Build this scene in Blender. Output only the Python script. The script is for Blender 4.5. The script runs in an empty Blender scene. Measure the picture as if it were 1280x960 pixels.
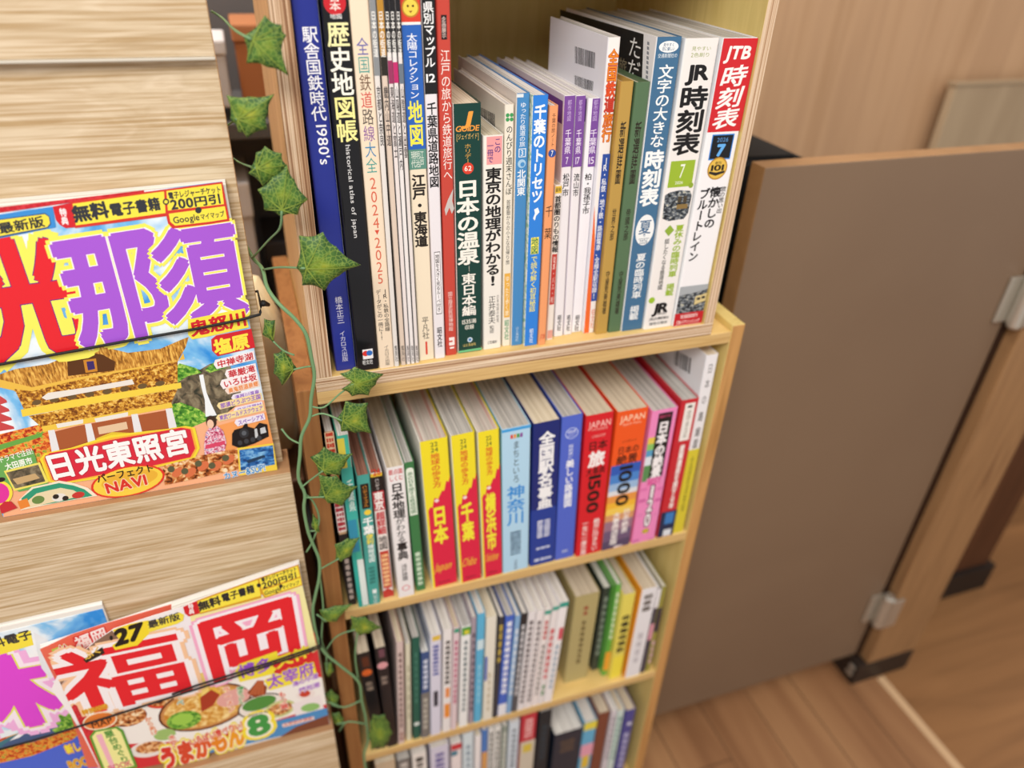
import bpy, bmesh, math, random
from mathutils import Vector, Matrix
from mathutils.noise import noise as pnoise
random.seed(7)
SC = bpy.context.scene
COL = SC.collection

# ------------------------------------------------------------------ camera
F = 928.724
CAM = Vector((0.0, -0.541636, 0.336717))
R = Matrix(((0.94546134, -0.14676459, 0.2907972),
            (-0.3237105, -0.52270768, 0.78866228),
            (0.03625423, -0.8397838, -0.54170914)))
cd = bpy.data.cameras.new('camera')
cam = bpy.data.objects.new('camera', cd)
COL.objects.link(cam)
cam.matrix_world = Matrix((
    (R[0][0], -R[0][1], -R[0][2], CAM.x),
    (R[1][0], -R[1][1], -R[1][2], CAM.y),
    (R[2][0], -R[2][1], -R[2][2], CAM.z),
    (0, 0, 0, 1)))
cd.sensor_width = 36
cd.lens = 36 * F / 1280
cd.clip_start = 0.01
cd.dof.use_dof = True
cd.dof.focus_distance = 0.57
cd.dof.aperture_fstop = 3.2
SC.camera = cam

# ------------------------------------------------------------------ light
SC.view_settings.view_transform = 'Standard'
SC.view_settings.look = 'None'
SC.view_settings.exposure = 0.0
SC.view_settings.gamma = 1.0
SC.view_settings.use_curve_mapping = False
W = bpy.data.worlds.new('world')
SC.world = W
W.use_nodes = True
W.node_tree.nodes['Background'].inputs[0].default_value = (1.0, 0.975, 0.95, 1)
W.node_tree.nodes['Background'].inputs[1].default_value = 0.55


def area_light(name, loc, target, size, power, color=(1, .96, .91)):
    l = bpy.data.lights.new(name, 'AREA')
    l.shape = 'RECTANGLE'
    l.size, l.size_y = size
    l.energy = power
    l.color = color
    o = bpy.data.objects.new(name, l)
    COL.objects.link(o)
    o.location = loc
    d = Vector(target) - Vector(loc)
    o.rotation_euler = d.to_track_quat('-Z', 'Y').to_euler()
    return o


area_light('ceiling_lamp', (-0.5, -1.35, 1.5), (0.1, 0.0, -0.1), (1.1, 0.8), 40)
area_light('ceiling_lamp', (1.3, -0.7, 1.7), (0.9, 0.1, -0.6), (0.9, 0.6), 9, (1, .9, .78))

area_light('ceiling_lamp', (-0.35, 0.30, 1.6), (-0.05, 0.30, 0.0), (0.5, 0.3), 26)


# ------------------------------------------------------------------ pixel helper: a point of the photograph on a world plane
def ray(px, py):
    return R @ Vector((px - 640, py - 480, F))


def on(px, py, axis, val):
    d = ray(px, py)
    return CAM + d * ((val - CAM[axis]) / d[axis])


def cam_co(P):
    return R.transposed() @ (Vector(P) - CAM)


# ------------------------------------------------------------------ materials
def lin(h):
    h = h.lstrip('#')
    if len(h) == 3:
        h = ''.join(c * 2 for c in h)
    out = []
    for i in (0, 2, 4):
        c = int(h[i:i + 2], 16) / 255
        out.append(c / 12.92 if c <= .04045 else ((c + .055) / 1.055) ** 2.4)
    return (*out, 1)


MATS = {}


def M(h, rough=.42, metal=0, spec=.4):
    k = (h, rough, metal)
    if k in MATS:
        return MATS[k]
    m = bpy.data.materials.new('paint_' + h)
    m.use_nodes = True
    b = m.node_tree.nodes['Principled BSDF']
    b.inputs['Base Color'].default_value = lin(h)
    b.inputs['Roughness'].default_value = rough
    b.inputs['Metallic'].default_value = metal
    b.inputs['Specular IOR Level'].default_value = spec
    MATS[k] = m
    return m


def node_mat(name, rough=.5):
    m = bpy.data.materials.new(name)
    m.use_nodes = True
    nt = m.node_tree
    b = nt.nodes['Principled BSDF']
    b.inputs['Roughness'].default_value = rough
    b.inputs['Specular IOR Level'].default_value = .35
    return m, nt, b


def ramp(nt, fac, stops, interp='LINEAR'):
    r = nt.nodes.new('ShaderNodeValToRGB')
    r.color_ramp.interpolation = interp
    el = r.color_ramp.elements
    while len(el) < len(stops):
        el.new(.5)
    for e, (p, c) in zip(el, stops):
        e.position = p
        e.color = lin(c)
    nt.links.new(fac, r.inputs[0])
    return r.outputs[0]


def grain_mat(name, scale, stops, rough=.5, detail=5, dist=.6, bump=0.0, fine=None):
    """noise stretched along one axis; scale = noise frequency per axis"""
    m, nt, b = node_mat(name, rough)
    tc = nt.nodes.new('ShaderNodeTexCoord')
    mp = nt.nodes.new('ShaderNodeMapping')
    mp.inputs['Scale'].default_value = scale
    nt.links.new(tc.outputs['Object'], mp.inputs[0])
    n = nt.nodes.new('ShaderNodeTexNoise')
    n.inputs['Scale'].default_value = 1
    n.inputs['Detail'].default_value = detail
    n.inputs['Distortion'].default_value = dist
    nt.links.new(mp.outputs[0], n.inputs[0])
    c = ramp(nt, n.outputs[0], stops)
    if fine:
        mp2 = nt.nodes.new('ShaderNodeMapping')
        mp2.inputs['Scale'].default_value = fine[0]
        nt.links.new(tc.outputs['Object'], mp2.inputs[0])
        n2 = nt.nodes.new('ShaderNodeTexNoise')
        n2.inputs['Scale'].default_value = 1
        n2.inputs['Detail'].default_value = 3
        nt.links.new(mp2.outputs[0], n2.inputs[0])
        c2 = ramp(nt, n2.outputs[0], [(.35, fine[1]), (.6, 'ffffff')])
        mx = nt.nodes.new('ShaderNodeMix')
        mx.data_type = 'RGBA'
        mx.blend_type = 'MULTIPLY'
        mx.inputs[0].default_value = 1
        nt.links.new(c, mx.inputs[6])
        nt.links.new(c2, mx.inputs[7])
        c = mx.outputs[2]
    nt.links.new(c, b.inputs['Base Color'])
    return m


RACK_WOOD = grain_mat('pale_oak_veneer', (4.5, 4.5, 38), [(.26, 'cfba9b'), (.40, 'dac6a7'), (.46, 'd3be9e'), (.54, 'dfccaf'), (.6, 'd7c2a3'), (.75, 'dbc8ab')], .5, 10, 2.4, fine=((10, 10, 430), 'd5c5ab'))
RACK_EDGE = grain_mat('pale_oak_edge', (40, 40, 300), [(.3, 'b8946a'), (.7, 'd9bb90')], .55)
BOARD_Y = grain_mat('yellow_pine_face', (8, 30, 60), [(.3, 'd9b56c'), (.55, 'e5c481'), (.75, 'd2ab61')], .45)
BAND_Y = grain_mat('yellow_pine_band', (6, 30, 260), [(.3, 'bd955a'), (.5, 'd8b67b'), (.7, 'c29b62')], .45)
PANEL_IN = grain_mat('pine_inner_face', (60, 60, 6), [(.3, 'd5bd74'), (.55, 'dfc881'), (.75, 'cbb26a')], .5)
PANEL_OUT = grain_mat('pine_outer_face', (50, 50, 5), [(.3, 'd7a873'), (.55, 'e5bb88'), (.75, 'cd9c66')], .5)
PLY_H = grain_mat('plywood_edge_level', (2, 2, 640), [(.38, '93694a'), (.46, 'c9a682'), (.55, 'efdcc2'), (.66, 'b58f6a')], .55, 2, .2)
PLY_V = grain_mat('plywood_edge_upright', (560, 2, 2), [(.38, '8a6244'), (.46, 'bf9a78'), (.55, 'e6cdb0'), (.66, 'a9825e')], .55, 2, .2)
LOW_EDGE = grain_mat('pine_side_edge', (120, 3, 4), [(.3, 'b08049'), (.55, 'c9975c'), (.75, 'a97b45')], .5)
DOOR_M = grain_mat('taupe_laminate', (3, 3, 3), [(.3, '7b6450'), (.7, '816a55')], .45)
DOOR_E = grain_mat('brown_edge_band', (30, 30, 30), [(.3, '92704f'), (.7, '9d7a58')], .5)
POST_M = grain_mat('walnut_post', (60, 60, 4), [(.3, '8e6a47'), (.55, 'a17a53'), (.75, '866241')], .5)
WALL_M = grain_mat('walnut_wall_panel', (14, 14, 1.0), [(.25, 'a88362'), (.5, 'c29c78'), (.62, 'b48e6a'), (.8, 'cba683')], .55, 4, .5)
FLOOR_M = grain_mat('brown_floor_planks', (16, 1.4, 5), [(.25, '82593b'), (.5, '9c704d'), (.75, 'ad815a')], .38, 4, .6)
GOLD_PRINT = grain_mat('gold_carving_print', (420, 420, 420), [(.32, '5a2d12'), (.45, '9c6020'), (.56, 'd79a34'), (.68, 'f4d070')], .4, 3)
ROOF_PRINT = grain_mat('gold_roof_print', (700, 60, 150), [(.35, '8a5a20'), (.5, 'c98c38'), (.65, 'f0c060')], .4, 3)
SKY_PRINT = grain_mat('sky_print', (22, 22, 22), [(.34, '2f8fe0'), (.46, '7cc0f0'), (.55, 'e6f3fb'), (.7, 'ffffff')], .4, 4)
ROCK_PRINT = grain_mat('rock_print', (180, 180, 120), [(.35, '33362c'), (.5, '6b5f4c'), (.65, '93876d')], .4, 4)
LEAF_PRINT = grain_mat('meadow_print', (300, 300, 300), [(.35, '2f6b24'), (.5, '63a537'), (.65, 'b5d860')], .4, 3)
FLOWER_PRINT = grain_mat('autumn_print', (320, 320, 320), [(.35, 'a52a1a'), (.48, 'e06a2a'), (.56, 'f2b04a'), (.66, '7ea23a')], .4, 3)
FOOD_PRINT = grain_mat('food_print', (240, 240, 240), [(.34, '4a2412'), (.46, 'b8602a'), (.56, 'e8b070'), (.68, 'f6e2c0')], .4, 3)
SOUP_PRINT = grain_mat('soup_print', (160, 160, 160), [(.34, 'c8842e'), (.5, 'e4b562'), (.66, 'f6dc9c')], .35, 3)
LAKE_PRINT = grain_mat('lake_print', (160, 160, 260), [(.36, '12407e'), (.5, '2f78c0'), (.66, '86bfe8')], .4, 3)
KIMONO_PRINT = grain_mat('kimono_print', (500, 500, 500), [(.4, 'b02a5a'), (.5, 'e9a0b8'), (.58, 'fbeef2'), (.66, '7a5a9a')], .4, 2)
TRAIN_PRINT = grain_mat('train_photo_print', (260, 60, 420), [(.38, '15181c'), (.5, '4d545c'), (.6, '9aa0a4'), (.7, 'd8cfae')], .4, 3)
DOT_PRINT = grain_mat('patterned_red_print', (420, 420, 420), [(.4, 'c01f2c'), (.6, 'd83a44')], .4, 2)
MAPPRINT = grain_mat('pale_map_print', (300, 300, 300), [(.4, '9fc6a0'), (.5, 'dfe8cf'), (.6, 'f2efdc')], .4, 3)


def pages_mat(name, stops):
    return grain_mat(name, (900, 4, 4), stops, .75, 3, 0)


PG_WHITE = pages_mat('pages_white', [(.35, 'b7b2ac'), (.5, 'dcd8d2'), (.65, 'efece6')])
PG_GREY = pages_mat('pages_grey', [(.35, '8f8d8a'), (.5, 'b9b6b1'), (.65, 'd2cfca')])
PG_CREAM = pages_mat('pages_cream', [(.35, 'c4b598'), (.5, 'dccfb6'), (.65, 'eadfcb')])
PG_TAN = pages_mat('pages_tan', [(.35, 'b3a189'), (.5, 'cdbfa8'), (.65, 'dccfba')])
PG_MIX = grain_mat('pages_tinted', (260, 3, 3), [(.3, '9c8f86'), (.42, 'c9c4bb'), (.5, 'b9aca4'), (.58, 'd6cfc6'), (.68, 'b8857c'), (.78, 'cfc9c0')], .75, 4, 0)
PG_BROWN = pages_mat('pages_brown', [(.35, '6d4436'), (.5, '8f6152'), (.65, 'a77867')])


# ------------------------------------------------------------------ mesh builder
class MB:
    def __init__(s):
        s.v, s.f, s.mi, s.ms = [], [], [], []

    def mat(s, m):
        if m not in s.ms:
            s.ms.append(m)
        return s.ms.index(m)

    def poly(s, pts, m):
        b = len(s.v)
        s.v += [tuple(p) for p in pts]
        s.f.append(tuple(range(b, b + len(pts))))
        s.mi.append(s.mat(m))

    def raw(s, vs, fs, m):
        b = len(s.v)
        s.v += [tuple(p) for p in vs]
        k = s.mat(m)
        for f in fs:
            s.f.append(tuple(b + i for i in f))
            s.mi.append(k)

    def box(s, x0, x1, y0, y1, z0, z1, m, front=None, top=None, bev=0.0):
        """bevelled box; front = material for the -y face, top for the +z face"""
        bm = bmesh.new()
        bmesh.ops.create_cube(bm, size=1)
        for v in bm.verts:
            v.co = ((x0 + x1) / 2 + v.co.x * (x1 - x0), (y0 + y1) / 2 + v.co.y * (y1 - y0), (z0 + z1) / 2 + v.co.z * (z1 - z0))
        if bev:
            bmesh.ops.bevel(bm, geom=bm.edges[:], offset=bev, segments=2, affect='EDGES', profile=.6)
        s.bm(bm, m, front, top)

    def bm(s, bm, m, front=None, top=None):
        bm.normal_update()
        bm.verts.index_update()
        b = len(s.v)
        s.v += [tuple(v.co) for v in bm.verts]
        for f in bm.faces:
            s.f.append(tuple(b + v.index for v in f.verts))
            mm = m
            if front is not None and f.normal.y < -.8:
                mm = front
            if top is not None and f.normal.z > .8:
                mm = top
            s.mi.append(s.mat(mm))
        bm.free()

    def tube(s, pts, rad, m, seg=8, cap=True):
        pts = [Vector(p) for p in pts]
        n = len(pts)
        rings = []
        up = Vector((0.13, .97, .2)).normalized()
        for i, p in enumerate(pts):
            t = (pts[min(i + 1, n - 1)] - pts[max(i - 1, 0)]).normalized()
            a = t.cross(up).normalized()
            bb = t.cross(a).normalized()
            r = rad[i] if isinstance(rad, (list, tuple)) else rad
            rings.append([p + a * (r * math.cos(q * 2 * math.pi / seg)) + bb * (r * math.sin(q * 2 * math.pi / seg)) for q in range(seg)])
        vs = [q for rg in rings for q in rg]
        fs = []
        for i in range(n - 1):
            for q in range(seg):
                fs.append((i * seg + q, i * seg + (q + 1) % seg, (i + 1) * seg + (q + 1) % seg, (i + 1) * seg + q))
        if cap:
            fs.append(tuple(range(seg - 1, -1, -1)))
            fs.append(tuple((n - 1) * seg + q for q in range(seg)))
        s.raw(vs, fs, m)

    def build(s, name, parent=None, loc=None, smooth=False):
        me = bpy.data.meshes.new(name)
        me.from_pydata(s.v, [], s.f)
        for m in s.ms:
            me.materials.append(m)
        me.polygons.foreach_set('material_index', s.mi)
        if smooth:
            me.polygons.foreach_set('use_smooth', [True] * len(s.f))
        me.update()
        o = bpy.data.objects.new(name, me)
        COL.objects.link(o)
        if parent:
            o.parent = parent
        if loc:
            o.location = loc
        return o


def empty(name, loc=(0, 0, 0)):
    o = bpy.data.objects.new(name, None)
    o.empty_display_size = .02
    COL.objects.link(o)
    o.location = loc
    return o


def tag(o, label=None, cat=None, group=None, kind=None):
    if label:
        o['label'] = label
    if cat:
        o['category'] = cat
    if group:
        o['group'] = group
    if kind:
        o['kind'] = kind
    return o


# ------------------------------------------------------------------ glyphs (Blender's own font, with its Japanese fallback)
GL = {}


def around(bold):
    """offsets that thicken a letter by laying it again round a small circle"""
    if bold <= .006:
        return [(0, 0)]
    r = bold
    n = 4 if r < .028 else (6 if r < .04 else (8 if r < .065 else 12))
    sh = [(r * math.cos(2 * math.pi * (q + .5) / n), r * math.sin(2 * math.pi * (q + .5) / n)) for q in range(n)]
    if r > .065:
        sh += [(r * .5 * math.cos(q * math.pi / 3), r * .5 * math.sin(q * math.pi / 3)) for q in range(6)]
    return sh


STEP = 8e-7


def thick(bold):
    return (len(around(bold)) + 2) * STEP


def glyph(ch, bold=0.0):
    bold = 0
    k = ch
    if k in GL:
        return GL[k]
    c = bpy.data.curves.new('glyph', 'FONT')
    c.body = ch
    c.size = 1
    c.offset = bold
    c.resolution_u = 3
    o = bpy.data.objects.new('glyph', c)
    COL.objects.link(o)
    dg = bpy.context.evaluated_depsgraph_get()
    dg.update()
    ev = o.evaluated_get(dg)
    me = ev.to_mesh()
    vs = [(v.co.x, v.co.y) for v in me.vertices]
    fs = [tuple(p.vertices) for p in me.polygons]
    ev.to_mesh_clear()
    bpy.data.objects.remove(o)
    bpy.data.curves.remove(c)
    if ord(ch) < 0x2000 and vs:
        x0 = min(v[0] for v in vs)
        x1 = max(v[0] for v in vs)
        adv = (x1 - x0) + .10
        vs = [(x - (x0 + x1) / 2, y - .35) for x, y in vs]
    else:
        adv = 1.0
        vs = [(x - .5, y - .38) for x, y in vs]
    GL[k] = (vs, fs, adv)
    return GL[k]


GN = [0]


def put_glyph(mb, ch, fn, m, bold=0.0):
    """fn maps em coordinates (x right, y up, centred) to a 3D point"""
    if ch in ' 　':
        return
    vs, fs, _ = glyph(ch, bold)
    if vs:
        GN[0] += 1
        e = (GN[0] % 2) * STEP * .5
        for dx, dy in around(bold):
            mb.raw([(p[0], p[1] - e, p[2]) for p in (fn(x + dx, y + dy) for x, y in vs)], fs, m)
            e += STEP


ROT = set('ー—-~…（）()「」')


# ------------------------------------------------------------------ books
def book_mesh(w, d, h, sp, left, right, t=.0009, r=.0016):
    """U-shaped cover: rounded front corners, spine towards -y"""
    mb = MB()
    r = min(r, w * .3)
    hw = w / 2
    out, mats = [], []
    out.append((-hw, d))
    mats.append(left)
    for k in range(5):
        a = math.pi + k * math.pi / 8
        out.append((-hw + r + r * math.cos(a), r + r * math.sin(a)))
        mats.append(left if k < 2 else sp)
    mats[-1] = sp
    for k in range(5):
        a = 1.5 * math.pi + k * math.pi / 8
        out.append((hw - r + r * math.cos(a), r + r * math.sin(a)))
        mats.append(sp if k < 2 else right)
    out.append((hw, d))
    n = len(out)
    inn = []
    for (x, y) in out:
        xx = max(-hw + t, min(hw - t, x))
        inn.append((xx, max(y, t) if y < d else y))
    for i in range(n - 1):
        a, b = out[i], out[i + 1]
        ia, ib = inn[i], inn[i + 1]
        m = mats[i]
        mb.poly([(*a, 0), (*b, 0), (*b, h), (*a, h)], m)
        mb.poly([(*ib, 0), (*ia, 0), (*ia, h), (*ib, h)], m)
        mb.poly([(*a, h), (*b, h), (*ib, h), (*ia, h)], m)
        mb.poly([(*b, 0), (*a, 0), (*ia, 0), (*ib, 0)], m)
    for a, ia, m in ((out[0], inn[0], left), (out[-1], inn[-1], right)):
        mb.poly([(*a, 0), (*a, h), (*ia, h), (*ia, 0)], m)
    return mb


class Spine:
    """draws on the spine of a book; y positions are photograph rows along the spine"""

    def __init__(s, mb, w, h, Bc, Tc):
        s.mb, s.w, s.h = mb, w, h
        s.B, s.D = cam_co(Bc), cam_co(Tc) - cam_co(Bc)
        s.n = 0

    def z(s, py):
        k = (py - 480) / F
        t = (k * s.B.z - s.B.y) / (s.D.y - k * s.D.z)
        return t * s.h

    def lay(s, t=0):
        s.n += 4e-6 + t
        return -.00004 - s.n + t

    def X(s, a):
        return (a - .5) * s.w

    def b(s, y0, y1, c, a0=.03, a1=.97, skew=0):
        z0, z1, y = min(max(s.z(y0), .0004), s.h - .0004), min(max(s.z(y1), .0004), s.h - .0004), s.lay()
        s.mb.poly([(s.X(a0), y, z1), (s.X(a1), y, z1 + skew), (s.X(a1), y, z0 + skew), (s.X(a0), y, z0)], c if not isinstance(c, str) else M(c))

    def pg(s, pts, c):
        y = s.lay()
        s.mb.poly([(s.X(a), y, min(max(s.z(py), .0003), s.h - .0003)) for a, py in pts], c if not isinstance(c, str) else M(c))

    def c(s, py, rad, c, a=.5, ry=None):
        y = s.lay()
        z = s.z(py)
        ry = ry or rad
        s.mb.poly([(s.X(a) + rad * math.cos(q * math.pi / 12), y, z + ry * math.sin(q * math.pi / 12)) for q in range(24)], c if not isinstance(c, str) else M(c))

    def v(s, txt, y0, y1, c, wf=.7, a=.5, bold=.012, out=None, ob=.05, slant=0):
        bold, ob = bold * .72, ob * .8
        z0, z1 = s.z(y0), s.z(y1)
        n = len(txt)
        ch = (z0 - z1) / n
        for o, col in ((ob, out), (bold, c)):
            if col is None:
                continue
            y = s.lay(thick(o))
            for i, t in enumerate(txt):
                cc = col[i % len(col)] if isinstance(col, (list, tuple)) else col
                zc = z0 - ch * (i + .5)
                xc = s.X(a)
                sx, sz = s.w * wf, ch * 1.04
                if t in ROT:
                    fn = lambda x, yy: (xc + yy * sx, y, zc - x * sz)
                elif t in 'っゃゅょッャュョァィ、。':
                    fn = lambda x, yy: (xc + x * sx + .08 * sx, y, zc + (yy + .1) * sz)
                elif ord(t) < 0x2000:
                    g = glyph(t, o)
                    kx = min(1.25, .95 / max(.4, g[2] - .1))
                    fn = lambda x, yy: (xc + x * sx * kx, y, zc + yy * sz * 1.15)
                else:
                    fn = lambda x, yy: (xc + x * sx + slant * yy * sx, y, zc + yy * sz + slant * x * sz)
                put_glyph(s.mb, t, fn, M(cc), o)

    def r(s, txt, y0, y1, c, wf=.6, a=.5, bold=.01):
        """sideways line read from top to bottom"""
        z0, z1 = s.z(y0), s.z(y1)
        adv = [glyph(t, bold)[2] if t != ' ' else .35 for t in txt]
        k = (z0 - z1) / sum(adv)
        y = s.lay(thick(bold))
        p = 0
        for t, ad in zip(txt, adv):
            zc = z0 - k * (p + ad / 2)
            put_glyph(s.mb, t, lambda x, yy: (s.X(a) + yy * s.w * wf * 1.2, y, zc - x * k), M(c), bold)
            p += ad

    def hz(s, txt, py, hpx, c, wf=.85, a=.5, bold=.01, out=None, ob=.05, slant=0):
        """level line of writing across the spine"""
        bold, ob = bold * .72, ob * .8
        zc = s.z(py)
        hh = s.z(py - hpx / 2) - s.z(py + hpx / 2)
        for o, col in ((ob, out), (bold, c)):
            if col is None:
                continue
            adv = [glyph(t, o)[2] if t != ' ' else .35 for t in txt]
            k = s.w * wf / sum(adv)
            y = s.lay(thick(o))
            p = 0
            for t, ad in zip(txt, adv):
                xc = s.X(a) - s.w * wf / 2 + k * (p + ad / 2)
                e = 1.25 if ord(t) < 0x2000 else 1.0
                put_glyph(s.mb, t, lambda x, yy: (xc + x * k + slant * yy * hh * .3, y, zc + yy * hh * e), M(col), o)
                p += ad

    def marks(s, y0, y1, c, n=8, wf=.5, a=.5):
        """rows of illegible small print"""
        z0, z1 = s.z(y0), s.z(y1)
        y = s.lay()
        ch = (z0 - z1) / n
        for i in range(n):
            zc = z0 - ch * (i + .5)
            for q in range(3):
                x = s.X(a) + s.w * wf * (q - 1) / 3
                ww = s.w * wf * random.uniform(.12, .2)
                hh2 = ch * random.uniform(.28, .42)
                s.mb.poly([(x - ww, y, zc - hh2), (x + ww, y, zc - hh2), (x + ww, y, zc + hh2), (x - ww, y, zc + hh2)], M(c))


PREV = {}


def book(row, z, bl, br, tl, tr, sp, label, art=None, left=None, right=None, pages=None, d=.17, h=None, lart=None, obi=None, y=None, cat='book', name='book', group=None, inset=.0003, r=.0016, fixlean=None):
    if y is None:
        A, B = on(*bl, 2, z), on(*br, 2, z)
        y = max(.001, (A.y + B.y) / 2)
    a, b, c, e = (on(*p, 1, y) for p in (bl, br, tl, tr))
    hh = (c.z + e.z) / 2 - z
    w = ((b.x - a.x) + (e.x - c.x)) / 2
    xb = (a.x + b.x) / 2
    s = ((c.x + e.x) / 2 - xb) / hh if fixlean is None else fixlean
    s = max(-.09, min(.09, s))
    if h is None:
        h = hh
    p = PREV.get(row)
    if p:
        gap = .0003
        lo = xb - w / 2
        if lo < p['r'] + gap:
            q = p['r'] + gap - lo
            w2 = max(w - q, w * .55)
            xb += q - (w - w2) / 2
            w = w2
        hm = min(h, p['h'])
        need = p['r'] + p['s'] * hm + gap - (xb - w / 2 + s * hm)
        if need > 0:
            s += need / hm
    PREV[row] = dict(r=xb + w / 2, s=s, h=h)
    ang = math.atan(s)
    root = empty(name, (xb, y, z + abs(math.sin(ang)) * w / 2 + .0002))
    root.rotation_euler = (0, ang, 0)
    tag(root, label, cat, group)
    spm = sp if not isinstance(sp, str) else M(sp, .3)
    lm = spm if left is None else (left if not isinstance(left, str) else M(left, .35))
    rm = spm if right is None else (right if not isinstance(right, str) else M(right, .35))
    mb = book_mesh(w, d, h, spm, lm, rm, r=r)
    Bc = Vector((xb, y, z))
    S = Spine(mb, w, h, Bc, Bc + Vector((s * h, 0, h)))
    if art:
        art(S)
    if lart:
        lart(mb, xb - w / 2, y, z, w)
    mb.build('cover', root)
    t = .001
    pb = MB()
    nseg = 6
    # page block, with the slightly hollow top of a bound book
    ix = w / 2 - t
    y0, y1 = t + .0002, d - .003
    z0, z1 = .001, h - inset - .0006
    pm = pages or PG_WHITE
    for k in range(nseg):
        xa, xc = -ix + 2 * ix * k / nseg, -ix + 2 * ix * (k + 1) / nseg
        za, zb = (z1 - .0008 * math.sin(math.pi * q / nseg) for q in (k, k + 1))
        pb.poly([(xa, y0, za), (xc, y0, zb), (xc, y1, zb), (xa, y1, za)], pm)
        pb.poly([(xa, y1, z0), (xa, y1, za), (xc, y1, zb), (xc, y1, z0)], pm)
        pb.poly([(xa, y0, z0), (xc, y0, z0), (xc, y0, zb), (xa, y0, za)], pm)
    pb.poly([(-ix, y0, z0), (-ix, y0, z1), (-ix, y1, z1), (-ix, y1, z0)], pm)
    pb.poly([(ix, y0, z0), (ix, y1, z0), (ix, y1, z1), (ix, y0, z1)], pm)
    pb.poly([(-ix, y0, z0), (-ix, y1, z0), (ix, y1, z0), (ix, y0, z0)], pm)
    pb.build('pages', root)
    if obi:
        py, colr, fn = obi
        zo = S.z(py)
        e = .0003
        ob = book_mesh(w + 2 * e, d * .98, zo, M(colr, .35), M(colr, .35), M(colr, .35), t=.0002, r=r)
        S2 = Spine(ob, w, h, Bc, Bc + Vector((s * h, 0, h)))
        if fn:
            fn(S2)
        ob.build('paper_band', root, (0, -e, 0.0003))
    return root


def left_poly(mb, xl, y, z, w, pts, m, k=1):
    out = []
    for p in pts:
        q = on(*p, 0, xl)
        out.append((-w / 2 - .00004 * k, q.y - y, q.z - z))
    mb.poly(out, m if not isinstance(m, str) else M(m))


def barcode(quad, n=26):
    """barcode on a left cover between photograph points TL, TR, BR, BL"""
    def fn(mb, xl, y, z, w):
        P = [on(*p, 0, xl) for p in quad]
        P = [(p.y - y, p.z - z) for p in P]
        rnd = random.Random(3)
        tot = 0
        ws = []
        for i in range(n):
            ws.append((rnd.choice((1, 1, 2, 3)), rnd.choice((1, 1, 2))))
        T = sum(a + b for a, b in ws)
        u = 0
        for a, b in ws:
            q = []
            for (uu, vv) in ((u / T, 0), ((u + a) / T, 0), ((u + a) / T, 1), (u / T, 1)):
                top = (P[0][0] * (1 - uu) + P[1][0] * uu, P[0][1] * (1 - uu) + P[1][1] * uu)
                bot = (P[3][0] * (1 - uu) + P[2][0] * uu, P[3][1] * (1 - uu) + P[2][1] * uu)
                q.append((-w / 2 - .00005, top[0] * (1 - vv) + bot[0] * vv, top[1] * (1 - vv) + bot[1] * vv))
            mb.poly(q, M('2a2a30'))
            u += a + b
    return fn


# ------------------------------------------------------------------ setting
def structure(name, mb):
    return tag(mb.build(name), kind='structure')


FLOOR_Z = -.915
mb = MB()
mb.box(-1.6, 1.0255, -1.6, 1.2, FLOOR_Z - .03, FLOOR_Z, FLOOR_M)
for i in range(26):      # seams between the planks
    x = -1.55 + i * .1
    mb.poly([(x, -1.6, FLOOR_Z + .0004), (x + .0018, -1.6, FLOOR_Z + .0004), (x + .0018, 1.2, FLOOR_Z + .0004), (x, 1.2, FLOOR_Z + .0004)], M('5e402b'))
    for q in range(3):
        y = -1.5 + q * .95 + (i * .37) % .9
        mb.poly([(x, y, FLOOR_Z + .0004), (x + .1, y, FLOOR_Z + .0004), (x + .1, y + .0018, FLOOR_Z + .0004), (x, y + .0018, FLOOR_Z + .0004)], M('5e402b'))
FLOOR_2 = grain_mat('honey_floor_planks', (2.2, 20, 5), [(.25, '7f5a39'), (.5, '966b45'), (.75, 'a5774d')], .3, 4, .6)
mb.box(1.0255, 3.2, -1.6, 1.2, FLOOR_Z - .03, FLOOR_Z, FLOOR_2)
structure('floor', mb)
mb = MB()
mb.box(1.017, 1.034, -1.6, .0755, FLOOR_Z, FLOOR_Z + .002, M('d8b48c', .4), bev=.0006)
structure('trim_1', mb)
mb = MB()
mb.box(-1.6, 3.2, .64, .67, FLOOR_Z, 1.9, WALL_M)
structure('wall_back', mb)

# ------------------------------------------------------------------ upper bookcase
UX0, UX1 = .0254, .4070
bc = tag(empty('bookcase', (.2157, 0, 0)), 'small upper bookcase of striped plywood standing on the wider lower bookcase', 'bookcase')
o0 = Vector((.2157, 0, 0))


def upper(name, x0, x1, y0, y1, z0, z1, m, front=None, bev=.0006, parent=bc, off=o0):
    mb = MB()
    mb.box(x0, x1, y0, y1, z0, z1, m, front, bev=bev)
    o = mb.build(name, parent)
    o.location = -off
    return o


upper('side_panel', UX0, UX0 + .0140, .0, .27, 0, .36, PANEL_OUT, PLY_V)
upper('side_panel', UX1 - .0105, UX1, .0, .27, 0, .36, PANEL_IN, PLY_V)
upper('bottom_board', UX0, UX1, .0, .27, -.0135, 0, BOARD_Y, PLY_H)
upper('back_panel', UX0 + .014, UX1 - .0105, .262, .27, 0, .36, PANEL_IN)
upper('shelf_board', UX0 + .014, UX1 - .0105, .0, .262, .347, .36, BOARD_Y, PLY_H)

# ------------------------------------------------------------------ lower bookcase
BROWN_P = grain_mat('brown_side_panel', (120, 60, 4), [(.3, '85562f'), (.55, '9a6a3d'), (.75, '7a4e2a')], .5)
LX0, LX1 = .0085, .4460
S2, S3, S4 = -.287, -.552, -.817
lc = tag(empty('bookcase', (.227, 0, FLOOR_Z)), 'wide lower bookcase of yellow pine with three rows of guidebooks', 'bookcase')
o1 = Vector((.227, 0, FLOOR_Z))


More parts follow.
